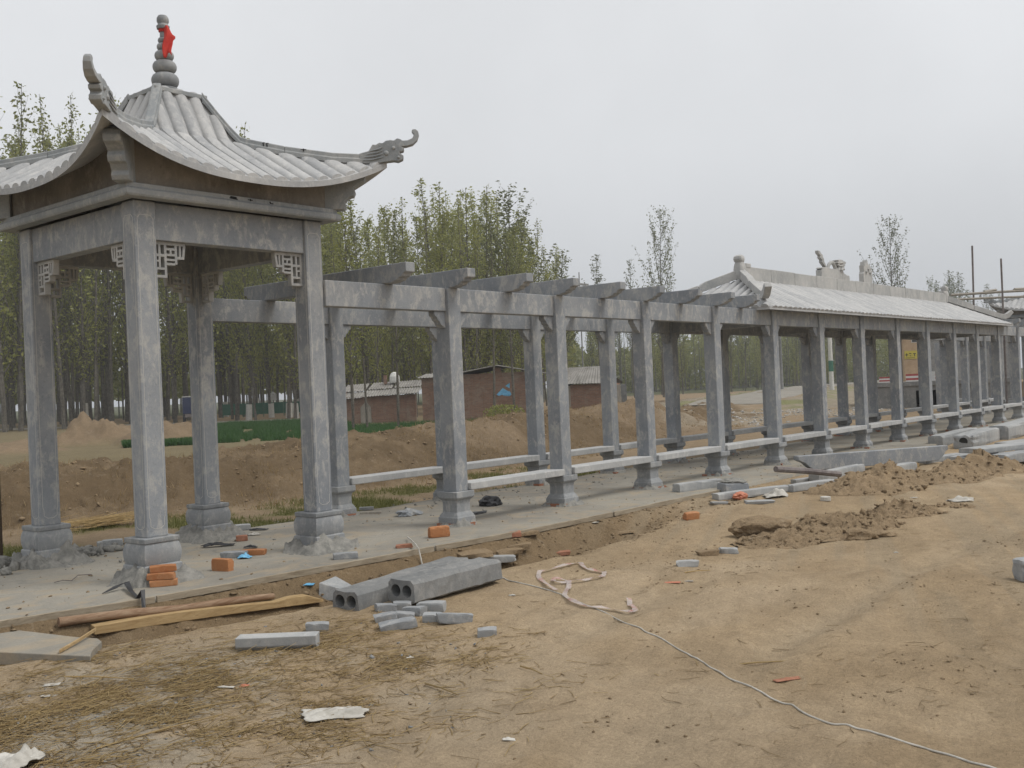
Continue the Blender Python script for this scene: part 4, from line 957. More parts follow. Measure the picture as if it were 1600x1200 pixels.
# culvert under the road bank
cp = far(1455, 47); ca = ax_-.15; cz = -.38
CU = thing('culvert', 'concrete culvert with a dark square mouth in the road bank', 'culvert', (cp[0], cp[1], cz), ca)
MB().box(-2.6, -.71, -.2, .25, -.2, 1.30).build('head_wall', m_conc, CU); MB().box(.71, 3.4, -.2, .25, -.2, 1.30).build('head_wall', m_conc, CU); MB().box(-.709, .709, -.2, .25, 1.09, 1.30).build('lintel', m_conc, CU); MB().box(-2.7, 3.5, -.28, .30, 1.302, 1.52).build('coping', m_conc, CU, .02)
mb = MB(); mb.box(-.86, -.70, .252, 5, -.2, 1.29); mb.box(.70, .86, .252, 5, -.2, 1.29); mb.box(-.69, .69, .3, 5, 1.08, 1.29); mb.box(-.69, .69, 4.8, 5, -.2, 1.07); mb.build('barrel', m_dark, CU)
MB().box(-2.7, -.88, .32, 9, -.1, 1.30).build('bank_fill', m_pile, CU); MB().box(.88, 9, .32, 9, -.1, 1.30).build('bank_fill', m_pile, CU)
def striped(u0, u1, v0, v1, d, n, label):
    p = far((u0+u1)/2, d); w_ = (u1-u0)/FPX*d; z1 = zat((u0+u1)/2, v0, d); z0 = zat((u0+u1)/2, v1, d); t = thing('road_barrier', label, 'barrier', (p[0], p[1], 0), ax_)
    hh = (z1-z0)/(2*n)
    for k in range(2*n): MB().box(-w_/2, w_/2, 0, .05, z1-(k+1)*hh+.001, z1-k*hh-.001).build('stripe', m_red_paint if k % 2 == 0 else m_white_paint, t)
    for x in (-w_/2+.06, w_/2-.06): MB().box(x-.04, x+.04, .052, .12, min(z0, 0), z1).build('post', m_steel, t)
striped(1374, 1394, 589, 608, 75, 4, 'short barrier of four red and white stripes left of the culvert'); striped(1416, 1442, 584, 597, 60, 2, 'red and white guard rail before the ochre building')
striped(1458, 1480, 584, 594, 54, 2, 'red and white guard rail above the culvert mouth')
o = MB().box(-.09, .09, 0, .12, 0, .60).build('marker_post', m_white_paint, None, .01, loc=(*far(1458, 50)[:2], zat(1458, 600, 50)), rot=(0, 0, ax_)); tag(o, 'white marker post above the culvert mouth', 'post')
# ochre building with a yellow board behind the gallery
bp = far(1443, 108); B = thing('roadside_building', 'ochre roadside building with yellow board seen between gallery posts', 'building', (bp[0], bp[1], 0), ax_)
MB().box(-1.9, .25, 0, 6, 0, 5.6).build('wall', m_plaster, B); MB().box(-2.0, .35, -.25, 6.2, 5.602, 5.85).build('roof', m_conc, B); MB().box(.26, 9, .6, 6, 0, 4.9).build('side_wing', m_conc, B)
for x in (-1.1,): w1 = MB().box(x, x+.9, -.03, .02, 4.6, 5.3).build('window', m_white_paint, B); MB().box(x+.06, x+.84, -.05, -.032, 4.66, 5.24).build('pane', m_glass, w1)
yb = MB().box(-1.85, -.55, -.09, -.01, 2.9, 3.75).build('yellow_board', m_yellow, B)
mb = MB()
for (x0, x1, z0, z1) in ((-1.78, -1.5, 3.3, 3.38), (-1.68, -1.61, 3.15, 3.5), (-1.4, -1.15, 3.42, 3.5), (-1.33, -1.2, 3.2, 3.27), (-.98, -.7, 3.4, 3.48), (-.88, -.81, 3.15, 3.45), (-1.75, -.8, 3.0, 3.04)): mb.box(x0, x1, -.10, -.092, z0, z1)
tag(mb.build('black_lettering', m_paint, yb), kind='stuff')
# posts and lintels of a second frame beyond the gallery
fp = far(1490, 41); fr_ = thing('post_and_lintel', 'bare stone frame of posts and lintels beyond the gallery', 'frame', (fp[0], fp[1], -.05), ax_-.25)
for x in (-.55, .45, 1.45): MB().box(x-.12, x+.12, -.12, .12, 0, 2.72).build('post', m_stone, fr_, .01)
for x in (-.55, .45): MB().box(x+.125, x+.875, -.08, .08, 2.40, 2.70).build('lintel', m_stone, fr_, .01)
for x in (-.55, .45): MB().box(x+.125, x+.875, -.14, .14, .40, .49).build('bench_seat', m_bench, fr_, .01)
# scaffold round the far pavilion
def bar(u0, v0, d0, u1, v1, d1, r, name, mat, label, cat, group=None):
    a = CAM+ray(u0, v0)*d0; b = CAM+ray(u1, v1)*d1; o = MB().tube([a, (a+b)/2+np.array([0, 0, .01]), b], r, 8).build(name, mat); return tag(o, label, cat, group)
bar(1526, 640, 37, 1519, 384, 37, .033, 'scaffold_pole', m_steel, 'tall upright scaffold pole rising left of the far pavilion roof', 'pole'); bar(1574, 640, 36, 1564, 404, 36, .033, 'scaffold_pole', m_steel, 'upright scaffold pole close beside the far pavilion roof', 'pole')
bar(1486, 461, 36.5, 1640, 452, 36.5, .045, 'scaffold_pole', m_plank, 'upper level pole of the scaffold across the far pavilion roof', 'pole'); bar(1494, 468, 36.3, 1640, 462, 36.3, .04, 'scaffold_pole', m_plank, 'lower level pole of the scaffold across the far pavilion roof', 'pole')
for (u0, u1, v, d, l) in ((1538, 1556, 456, 37.0, 'short plank lying on the scaffold near the left upright pole'), (1585, 1640, 452, 37.0, 'wide plank lying on the scaffold at the right edge')):
    a = CAM+ray(u0, v)*d; b = CAM+ray(u1, v-3)*d; o = MB().tube([a, b], .13, 4, .35).build('scaffold_plank', m_plank); tag(o, l, 'plank')

# ================================================================== THINGS LYING ABOUT
random.seed(33)
def gp(u, v, slab=False):
    if slab: return at(u, v, 0.0)
    D = ray(u, v); t = np.linspace(3.0, 60, 3200); P = CAM[None]+t[:, None]*D[None]; g = P[:, 2]-height(P[:, 0], P[:, 1])
    k = int(np.argmax(g < 0)); k = max(k, 1); f = g[k-1]/(g[k-1]-g[k]+1e-9); p = P[k-1]+(P[k]-P[k-1])*f; p[2] = float(height(p[0], p[1])); return p
def block(name, mat, size, label, cat, p, rz=0, group=None, tilt=(0, 0), jit=.02, bev=.006, dz=0, lift=0):
    l_, d_, h_ = size; rj = random.Random(int(abs(float(p[0])*1000)+abs(float(p[1])*777)) % 9999); k0 = rj.uniform(0, 90)
    bm = bmesh.new(); bmesh.ops.create_cube(bm, size=1); warp = {tuple(1 if c > 0 else -1 for c in v.co): Vector((rj.uniform(-jit, jit), rj.uniform(-jit, jit), rj.uniform(-jit, jit))) for v in bm.verts}
    bmesh.ops.subdivide_edges(bm, edges=bm.edges, cuts=4, use_grid_fill=True)
    for v in bm.verts:
        q = v.co.copy(); e = sum(1 for c in q if abs(c) > .49)
        for sg, wv in warp.items():
            f = 1.0
            for c, g_ in zip(q, sg): f *= .5+c*g_
            v.co = v.co+wv*f
        v.co = Vector((v.co.x*l_, v.co.y*d_, (v.co.z+.5)*h_)); n = mnoise.noise(v.co*22+Vector((k0, 0, 0))); m_ = min(size)
        if e >= 2:                                   # worn and chipped edges
            ch = m_*(.02+.16*max(0, n-.12)+(.05 if e == 3 else 0)); v.co = v.co-Vector((math.copysign(ch, q.x) if abs(q.x) > .49 else 0, math.copysign(ch, q.y) if abs(q.y) > .49 else 0, math.copysign(ch, q.z) if abs(q.z) > .49 and q.z > 0 else 0))
        else: v.co = v.co+Vector((q.x, q.y, q.z))*m_*.035*n
    me = bpy.data.meshes.new(name); bm.to_mesh(me); bm.free()
    o = link(name, me, mat, None, 0, False, (p[0], p[1], p[2]+lift-.004), (tilt[0], tilt[1], rz)); return tag(o, label, cat, group)
def span(A, B): d = np.array(B)-np.array(A); return math.hypot(d[0], d[1]), math.atan2(d[1], d[0]), (np.array(A)+np.array(B))/2
VA = math.atan2(RGT[1], RGT[0])            # direction of the picture's horizontal on the ground
# orange bricks by the near column
G_ = 'loose orange bricks on the cement slab'; b0 = gp(256, 914, True)
block('brick', m_brick, (.23, .11, .055), 'bottom orange brick of the little stack by the near column', 'brick', b0, VA+.25, G_)
block('brick', m_brick, (.23, .11, .055), 'middle orange brick of the little stack by the near column', 'brick', b0+np.array([-.01, .02, .055]), VA+.12, G_, lift=.004)
block('brick', m_brick, (.23, .11, .055), 'chipped top orange brick of the little stack by the near column', 'brick', b0+np.array([.03, .05, .11]), VA+.3, G_, jit=.03, lift=.006)
block('brick', m_brick, (.12, .11, .10), 'broken orange brick half hidden behind the little brick stack', 'brick', gp(283, 903, True), VA+.4, G_, jit=.06)
block('brick', m_brickold, (.20, .10, .05), 'brown brick buried in mortar at the near column foot', 'brick', gp(212, 908, True)+np.array([-.02, .02, -.005]), VA-.2, G_, jit=.06)
block('brick', m_brick, (.21, .08, .115), 'orange brick standing on edge between the two near columns', 'brick', gp(348, 891, True), VA-.45, G_)
block('brick', m_brick, (.24, .11, .055), 'orange brick lying flat beside the blue plastic scrap', 'brick', gp(397, 866, True), VA-.05, G_)
block('brick', m_brickold, (.13, .11, .06), 'old red half brick near the rear right pavilion column', 'brick', gp(378, 844, True), VA+.3, G_)
block('brick', m_brick, (.23, .10, .115), 'orange brick standing on edge before the first pergola post', 'brick', gp(686, 838, True), VA+.42, G_)
block('brick', m_brickold, (.16, .08, .035), 'thin red brick bit near the white rope end on the slab', 'brick', gp(631, 855, True), VA+.2, G_, jit=.08)
GB = 'loose grey stone blocks on the cement slab'
block('stone_block', m_stone2, (.26, .13, .06), 'grey stone block beside the orange brick and blue scrap', 'stone block', gp(366, 870, True), VA-.1, GB)
block('stone_block', m_cut, (.22, .12, .07), 'pale grey block on the slab rear edge right of the near column', 'stone block', gp(176, 852, True), VA+.3, GB)
block('stone_block', m_cut, (.15, .11, .06), 'small pale block on the slab rear edge behind the near column', 'stone block', gp(163, 853, True), VA+.6, GB)
block('stone_block', m_cut, (.26, .13, .07), 'grey block lying right of the rear pavilion column', 'stone block', gp(374, 828, True), VA+.5, GB)
block('stone_block', m_stone2, (.24, .12, .06), 'grey block lying on the slab before the right pavilion column', 'stone block', gp(540, 872, True), VA+.22, GB)
block('stone_block', m_cut, (.20, .10, .04), 'thin pale slab piece on the rear edge left of the first pergola post', 'stone block', gp(573, 796, True), VA+.1, GB, jit=.05)
block('stone_block', m_plank, (.28, .10, .03), 'flat brown grey piece on the rear edge near the first pergola post', 'stone block', gp(580, 802, True), VA+.05, GB, jit=.06)
def lump(name, mat, r, label, cat, p, sc3=(1, 1, .6), rough=.35, group=None, seed=0, sub=3, rz=0, sink=.25, fq=1.0):
    bm = bmesh.new(); bmesh.ops.create_icosphere(bm, subdivisions=sub, radius=1)
    for v in bm.verts:
        q = v.co.copy(); n = mnoise.fractal(q*1.1*fq+Vector((seed*3.1, 0, 0)), 1, 2, 4)+.5*abs(mnoise.noise(q*2.2*fq+Vector((0, seed, 0)))); v.co = Vector((q.x*sc3[0], q.y*sc3[1], q.z*sc3[2]))*r*(1+rough*n)
    me = bpy.data.meshes.new(name); bm.to_mesh(me); bm.free()
    o = link(name, me, mat, None, 0, False, (p[0], p[1], p[2]+r*sc3[2]*(1-2*sink)), (0, 0, rz)); return tag(o, label, cat, group)
lump('stone_chunk', m_stone, .12, 'dark broken stone on the slab left of the first pergola post', 'stone', gp(639, 805, True), (1.3, .8, .45), .6, seed=1)
lump('plastic_bundle', m_black, .11, 'crumpled black and grey bundle on the slab right of the first pergola post', 'bundle', gp(768, 789, True), (1.3, .9, .7), .7, seed=2)
lump('plastic_scrap', m_black, .09, 'flat black scrap on the slab beside the first pergola post', 'scrap', gp(747, 802, True), (1.4, .7, .2), .5, seed=3)
lump('mortar_lump', m_mortar, .05, 'round mortar lump at the left edge of the slab', 'mortar lump', gp(10, 897, True), (1, 1, .9), .3, seed=4)
for q, (u, v) in enumerate(((836-640+5, 862), (186, 864), (28, 899))): pass
def rag(name, mat, p, L_, W_, h, label, cat, rz=0, seed=0, n=18, holes=0):
    r = np.random.default_rng(seed); u = np.linspace(-1, 1, n); X, Y = np.meshgrid(u, u, indexing='ij'); ang = np.arctan2(Y, X); rr = np.hypot(X, Y)/np.maximum(np.abs(np.cos(ang)), np.abs(np.sin(ang))).clip(.7, 1)
    k = 1+.35*fbm(np.cos(ang)*1.6+seed, np.sin(ang)*1.6, 3, 900+seed, .6); Z = h*(.30+.8*fbm(X*1.6+seed, Y*1.6, 3, 910+seed, .5)+.5*np.abs(fbm(X*2+Y+seed, Y*1.5, 2, 920+seed)))*np.clip(1.25-np.hypot(X, Y)*.85, .1, 1)
    V = np.stack([X*k*L_/2, Y*k*W_/2, np.maximum(Z, .004)], -1).reshape(-1, 3); I, J = np.meshgrid(np.arange(n-1), np.arange(n-1), indexing='ij')
    F = np.stack([I*n+J, I*n+J+1, (I+1)*n+J+1, (I+1)*n+J], -1).reshape(-1, 4)
    o = link(name, npmesh(name, V, F, mat, True), loc=(p[0], p[1], p[2]), rot=(0, 0, rz)); m = o.modifiers.new('thickness', 'SOLIDIFY'); m.thickness = .004
    return tag(o, label, cat)
rag('plastic_scrap', m_black, gp(340, 853, True), .34, .10, .09, 'dark plastic sheet scrap before the rear pavilion column', 'scrap', VA+.25, 3)
rag('plastic_scrap', m_blue, gp(383, 872, True), .14, .11, .07, 'pale blue plastic scrap against a grey block on the slab', 'scrap', VA, 4)
rag('plastic_scrap', m_black, gp(392, 856, True), .14, .05, .05, 'small dark plastic scrap behind the flat orange brick', 'scrap', VA-.2, 5)
rag('paper_scrap', m_white, gp(397, 836, True), .13, .06, .04, 'cream paper scrap on the slab behind the right pavilion column', 'scrap', VA+.1, 6)
rag('plastic_scrap', m_black, gp(404, 828, True), .22, .07, .04, 'dark scrap on the slab rear edge behind the right pavilion column', 'scrap', VA+.1, 8)
# mortar rubble dumped round the left rear column
r_ = np.random.default_rng(15); q = at(70, 872, 0); k = 420; P = np.c_[q[0]+r_.normal(0, .42, k), q[1]+r_.normal(-.02, .20, k), np.zeros(k)]; P = P[(P[:, 1] > front_edge(P[:, 0])+.1)]
RUBBLE = P
# rusty wire and straw bits on the slab
o = MB().tube([gp(85, 912, True)+np.array([0, 0, .012]), gp(98, 910, True)+np.array([0, 0, .02]), gp(112, 909, True)+np.array([0, 0, .012]), gp(122, 902, True)+np.array([0, 0, .02]), gp(144, 899, True)+np.array([0, 0, .01])], .004, 5).build('wire', m_steel); tag(o, 'bent rusty wire lying on the slab left of the near column', 'wire')
# black strap over the slab edge
def ribbon(name, pts, w_, mat, label, cat, th=.003):
    pts = [Vector(p) for p in pts]; V = []; F = []
    for i, p in enumerate(pts):
        d = (pts[min(i+1, len(pts)-1)]-pts[max(i-1, 0)]).normalized(); sdv = Vector((-d.y, d.x, 0)); sdv = sdv.normalized() if sdv.length > 1e-4 else Vector((1, 0, 0)); ww = w_[i] if isinstance(w_, (list, tuple)) else w_
        V += [tuple(p-sdv*ww/2), tuple(p+sdv*ww/2+Vector((0, 0, .3*ww*math.sin(i*1.3))))]
    for i in range(len(pts)-1): a = 2*i; F.append((a, a+1, a+3, a+2))
    o = MB().add(V, F).build(name, mat); m = o.modifiers.new('thickness', 'SOLIDIFY'); m.thickness = th; return tag(o, label, cat)
ed = gp(216, 936, True)
ribbon('rubber_strap', [gp(160, 929, True)+np.array([0, 0, .01]), gp(180, 924, True)+np.array([0, 0, .03]), gp(198, 919, True)+np.array([0, 0, .05]), gp(205, 928, True)+np.array([0, 0, .03]), ed+np.array([0, 0, .015]), gp(221, 944)+np.array([0, -.03, .12]), gp(225, 960)+np.array([0, 0, .02])], [.01, .04, .055, .04, .035, .035, .03], m_black, 'black rubber strap hanging over the slab edge before the near column', 'strap')
# broken cement slab at the left
z0 = -.20; q = [at(-60, 972, -.075), at(0, 981, -.075), at(60, 988, -.075), at(118, 995, -.075), at(152, 997, -.075), at(159, 1002, -.075), at(150, 1010, -.075), at(144, 1016, -.075), at(141, 1025, -.075), at(-60, 1016, -.075)]
o = MB().loft([[(p[0], p[1], -.165) for p in q], [(p[0], p[1], -.075) for p in q]]).build('cement_slab', m_slab, None, .006); tag(o, 'broken flat cement slab at the left edge below the platform', 'slab')
a, b = at(93, 1020, -.07), at(150, 985, -.04); o = MB().loft([[tuple(p+np.array(w3)) for w3 in ((-.012, -.02, 0), (.012, .02, 0), (.012, .02, .02), (-.012, -.02, .02))] for p in (a, (a+b)/2+np.array([0, 0, -.004]), b)]).build('stick', m_timber); tag(o, 'thin splintered stick resting across the broken cement slab', 'stick')
# log and squared timber in the trench
P0, P1 = gp(92, 984), gp(428, 942); tt_ = np.linspace(0, 1, 60); li_ = P0[None]+(P1-P0)[None]*tt_[:, None]; P0[2] += .0; lf_ = max(0, float(np.max(height(li_[:, 0], li_[:, 1])-li_[:, 2]))-.02); P0[2] += lf_; P1[2] += lf_; pts = [P0+(P1-P0)*t+np.array([0, 0, .030+.006*math.sin(9*t)]) for t in np.linspace(0, 1, 12)]
o = MB().tube(pts, [.038-.0009*i+.003*math.sin(5*i) for i in range(12)], 10).build('log', m_log, smooth=True); tag(o, 'stripped round log lying along the trench below the slab', 'log')
P0, P1 = gp(146, 1000), gp(502, 947); li_ = P0[None]+(P1-P0)[None]*tt_[:, None]; lf_ = max(0, float(np.max(height(li_[:, 0], li_[:, 1])-li_[:, 2]))-.025); P0[2] += lf_; P1[2] += lf_; d = (P1-P0); L_ = np.linalg.norm(d); d /= L_; nn = np.array([-d[1], d[0], 0]); secs = []
for i in range(14):
    t = i/13; p = P0+d*L_*t; w_ = .055+.012*math.sin(7*t+1); h_ = .07+.014*math.sin(5*t)+.025*(t > .8)*(t < .97); p = p+nn*.02*math.sin(4*t)
    if i == 13: h_ *= .4
    secs.append([tuple(p-nn*w_*.5), tuple(p+nn*w_), tuple(p+nn*w_*.9+np.array([0, 0, h_])), tuple(p-nn*w_*.45+np.array([0, 0, h_*.95]))])
o = MB().loft(secs).build('timber', m_timber, None, .006); tag(o, 'rough sawn yellow timber lying beside the stripped log', 'timber')
lump('rotten_wood', m_timber, .06, 'broken rotten wood end at the left tip of the log', 'wood', at(100, 980, -.2), (1.6, .7, .7), .8, seed=8)
lump('stone_chunk', m_clod, .11, 'flat buff stone in the trench above the log', 'stone', at(243, 955, -.2), (1.6, .9, .4), .4, seed=9, rz=VA)
lump('stone_chunk', m_clod, .05, 'round buff lump in the trench below the slab edge', 'stone', at(131, 958, -.2), (1, 1, .8), .4, seed=10)
# hollow concrete beams
def hollow(p0, p1, w_, h_, lift0, lift1, label):
    p0 = np.array(p0); p1 = np.array(p1); d = p1-p0; L_ = float(np.linalg.norm(d[:2])); a = math.atan2(d[1], d[0])
    mb = MB(); N = 20; r = .052; cx = (-.062, .062); cz = h_*.52; V = []; F = []; nx = 16
    out = [(-w_/2, .02), (-w_/2+.03, 0), (-.03, 0), (.03, 0), (w_/2-.03, 0), (w_/2, .02), (w_/2-.004, h_*.5), (w_/2-.01, h_-.03), (w_/2-.04, h_), (.0, h_-.006), (-w_/2+.04, h_), (-w_/2+.01, h_-.03), (-w_/2+.004, h_*.5)]
    xs = np.linspace(0, L_, nx)
    bm = bmesh.new()
    def ring(pts, x, jj): return [bm.verts.new((x, -y+jj*random.uniform(-1, 1), z+jj*random.uniform(-1, 1))) for y, z in pts]
    rings = [ring(out, x, .004) for x in xs]
    for i in range(nx-1):
        for k in range(len(out)): bm.faces.new((rings[i][k], rings[i][(k+1) % len(out)], rings[i+1][(k+1) % len(out)], rings[i+1][k]))
    for e in (0, nx-1):
        edges = [bm.edges.get((rings[e][k], rings[e][(k+1) % len(out)])) for k in range(len(out))]
        for c in cx:
            hp_ = [(c+r*math.cos(t), cz+r*math.sin(t)) for t in np.linspace(0, 2*math.pi, N+1)[:-1]]; hv = [bm.verts.new((xs[e], -y, z)) for y, z in hp_]
            for k in range(N): edges.append(bm.edges.new((hv[k], hv[(k+1) % N])))
            iv = [bm.verts.new((xs[e]+(.5 if e == 0 else -.5), -y, z)) for y, z in hp_]
            for k in range(N): bm.faces.new((hv[k], hv[(k+1) % N], iv[(k+1) % N], iv[k]))
            bm.faces.new(iv)
        bmesh.ops.triangle_fill(bm, edges=edges, use_beauty=True)
    bmesh.ops.recalc_face_normals(bm, faces=bm.faces)
    me = bpy.data.meshes.new('hollow_beam'); bm.to_mesh(me); bm.free()
    o = link('hollow_beam', me, m_conc, None, 0, False, (p0[0], p0[1], p0[2]+lift0), (0, -math.atan2(p1[2]+lift1-p0[2]-lift0, L_), a)); return tag(o, label, 'concrete beam', 'hollow concrete beams')
A_ = at(541, 957, -.17); B_ = at(718, 902, -.15); hollow(A_, B_, .29, .175, .0, .02, 'rear hollow concrete beam lying nearer the trench, two round holes in its end')
A_ = at(628, 948, -.15); B_ = at(765, 908, -.14); hollow(A_, B_, .30, .19, .03, .02, 'front hollow concrete beam propped on the others, two round holes in its end')
# wedge stone, chips, odd blocks
GC = 'grey stone pieces dropped before the slab'
w0 = gp(528, 935); o = MB().loft([[(-.17, -.10, 0), (.20, -.10, 0), (.20, .12, 0), (-.17, .12, 0)], [(-.16, -.08, .17), (.02, -.09, .11), (.14, .10, .09), (-.02, .11, .19)]]).build('stone_block', m_cut, None, .008, loc=tuple(w0), rot=(0, 0, VA+.1)); tag(o, 'wedge shaped pale stone leaning behind the rear hollow beam', 'stone block', GC)
chips = [(603, 954, .17, .10, .06, .3, 'chip at the upper left of the stone pile beneath the front beam'), (627, 953, .15, .09, .07, .1, 'small block under the holes of the front hollow beam'), (648, 962, .18, .09, .075, -.5, 'tilted block in the middle of the stone pile below the front beam'),
         (676, 955, .22, .12, .08, -.2, 'flat block at the upper right of the stone pile'), (603, 970, .17, .12, .06, .2, 'pale topped block at the left end of the stone pile'), (632, 966, .15, .10, .05, .1, 'half hidden flat block in the centre of the stone pile'),
         (622, 982, .26, .12, .065, .28, 'long flat block at the front of the stone pile'), (676, 970, .16, .10, .06, -.1, 'small block behind the right front block of the stone pile'), (709, 972, .27, .12, .07, .25, 'long bright block at the right front of the stone pile')]
for (u, v, l_, d_, h_, rz, lb) in chips: block('stone_block', m_stone2, (l_, d_, h_), lb, 'stone block', gp(u, v), VA+rz, GC, (random.uniform(-.12, .12), random.uniform(-.12, .12)), .06)
block('stone_block', m_stone2, (.14, .08, .06), 'small lone grey block right of the stone pile', 'stone block', gp(761, 993), VA+.1, GC, (.1, 0), .05)
block('stone_block', m_stone2, (.17, .09, .06), 'small grey block above the long pale stone bar', 'stone block', gp(496, 984), VA+.08, GC, (0, .05), .05)
P0, P1 = gp(378, 1017), gp(497, 1012); L_, a, m_ = span(P0, P1)
o = MB().loft([[(-L_/2-.03+dx, y, z) for y, z in ((-.02, 0), (.06, 0), (.075, .10), (-.06, .10), (-.055, .035))] for dx in (0, L_+.03)]).build('stone_block', m_cut, None, .006, loc=(m_[0], m_[1], m_[2]), rot=(0, 0, a)); tag(o, 'long pale stone bar with dark lower strip lying on the soil', 'stone block', GC)
for (u, v, l_, d_, h_, rz, lb, mt) in ((735, 868, .42, .26, .05, .5, 'buff flagstone leaning on the trench edge behind the front beam', m_clod), (715, 885, .50, .14, .06, .25, 'grey slab behind the far end of the rear hollow beam', m_stone2), (775, 878, .40, .16, .07, .1, 'pale slab with a brown patch behind the front hollow beam', m_cut),
        (790, 865, .30, .22, .05, .4, 'flat buff stone right of the pale slab', m_clod), (812, 858, .24, .16, .06, .1, 'brown flat stone on the soil beyond the pale slab', m_clod), (805, 838, .14, .09, .06, .3, 'red brick piece on the soil by the slab edge', m_brickold), (826, 836, .26, .12, .05, .2, 'buff stone piece on the soil by the slab edge', m_clod),
        (1080, 811, .17, .13, .09, .3, 'orange brown brick half on the bare soil', m_brick), (1075, 884, .20, .10, .06, .0, 'pale grey flat stone on the bare soil', m_cut), (1108, 867, .22, .10, .05, .2, 'buff flat stone at the foot of the clod heap', m_clod), (1138, 864, .20, .10, .06, .1, 'pale cobble at the foot of the clod heap', m_cut),
        (878, 866, .16, .10, .04, .1, 'brown stone near the slab edge beyond the hollow beams', m_brickold), (975, 833, .22, .12, .03, .1, 'flat stone on the open soil before the second post', m_clod)):
    block('stone_piece', mt, (l_, d_, h_), lb, 'stone', gp(u, v), VA+rz, None, (random.uniform(-.1, .1), random.uniform(-.1, .1)), .12, .01)
rb = at(1612, 905, -.16); block('stone_block', m_stone2, (.24, .2, .18), 'grey block cut off by the right edge of the yard', 'stone block', rb, VA, GC, (0, 0), .05, .02)
# things along the slab further right
block('stone_bar', m_cut, (.92, .16, .12), 'pale stone bar lying on the slab edge by the third pergola post', 'stone bar', gp(1090, 764, True), VA+.66, None, (0, 0), .01, .01)
t = thing('mortar_block', 'grey block topped with white mortar at the slab edge', 'stone block', gp(1146, 771), VA+.3); MB().loft([[(-.2, -.14, 0), (.2, -.14, 0), (.2, .14, 0), (-.2, .14, 0)], [(-.19, -.13, .16), (.18, -.13, .15), (.18, .13, .15), (-.19, .13, .16)]]).build('block', m_stone, t, .01)
o = lump('mortar_top', m_mortar, .15, None, None, (0, 0, 0), (1.15, .9, .28), .4, seed=12); o.parent = t; o.location = (0, 0, .175)
def kerb(u0, v0, u1, v1, w_, h_, label, mat=None, lift=0):
    L_, a, m_ = span(gp(u0, v0), gp(u1, v1)); return block('kerb_stone', mat or m_cut, (L_, w_, h_), label, 'kerb stone', m_, a, 'kerb stones laid out before the gallery', (0, 0), .015, .01, lift=lift)
kerb(1118, 781, 1232, 768, .16, .10, 'pale kerb stone beside the orange plastic bag'); kerb(1233, 769, 1300, 757, .16, .10, 'pale kerb stone running into the soil heap'); kerb(1240, 757, 1300, 748, .12, .08, 'low kerb stone behind the row before the gallery')
kerb(1272, 752, 1345, 738, .18, .14, 'tall pale kerb stone half buried by the soil heap'); kerb(1382, 742, 1425, 734, .2, .14, 'pale kerb stone sticking out of the soil heap top')
kerb(1440, 724, 1500, 716, .2, .10, 'kerb stone lying flat behind the soil heap')
lump('plastic_bag', m_orange, .10, 'crumpled orange plastic bag beside a pale kerb stone', 'bag', gp(1157, 778), (1.2, .8, .55), .5, seed=20)
rag('plastic_bag', m_white, gp(1213, 777), .32, .2, .14, 'white plastic bag beside a pale kerb stone', 'bag', VA, 21)
rag('plastic_bag', m_red, gp(1120, 769), .18, .12, .1, 'small red plastic scrap at the slab edge', 'bag', VA, 22)
rag('plastic_bag', m_white, gp(1502, 783), .30, .18, .10, 'white plastic bag on the yard beyond the soil heap', 'bag', VA, 23)
block('stone_piece', m_cut, (.38, .2, .04), 'pale flat slab piece before the kerb stones', 'stone', gp(1186, 786), VA+.05, None, (0, .02), .06); block('stone_piece', m_cut, (.24, .12, .03), 'thin pale chip left of the flat slab piece', 'stone', gp(1124, 787), VA+.3, None, (0, .05), .1)
o = MB().lathe([(0, .07), (.05, .07), (.055, .06), (.056, .01)], n=16).build('tin_lid', m_white, loc=tuple(gp(1290, 782))); tag(o, 'round white tin lying on the soil before the heaps', 'tin')
# long spare rafter lying before the gallery
P0, P1 = at(1262, 735, -.02), at(1462, 722, -.05); L_, a, m_ = span(P0, P1)
L2 = L_+.45; o = MB().prism([(-L2/2, .26), (L2/2, .26), (L2/2, .19), (L2/2-.06, .15), (L2/2-.10, .09), (L2/2-.22, .0), (-L2/2+.34, .0), (-L2/2+.22, .06), (-L2/2+.14, .13), (-L2/2, .19)], -.075, .075, lambda x, z, d: (x, d, z)).build('spare_rafter', m_stone, None, .01, loc=(m_[0], m_[1], -.02), rot=(0, 0, a)); tag(o, 'long grey stone rafter with tapered ends lying before the gallery', 'stone rafter')
for t_ in (.22, .8): q = np.array(P0)+(np.array(P1)-np.array(P0))*t_; block('bearer', m_timber, (.10, .3, .09), 'wooden bearer under the %s end of the spare stone rafter' % ('left' if t_ < .5 else 'right'), 'bearer', (q[0], q[1], -.108), a, 'bearers under the spare rafter')
bar(1212, 733, 15.2, 1312, 741, 16.2, .045, 'pipe', m_steel, 'rusty pipe lying on the slab before the spare stone rafter', 'pipe')
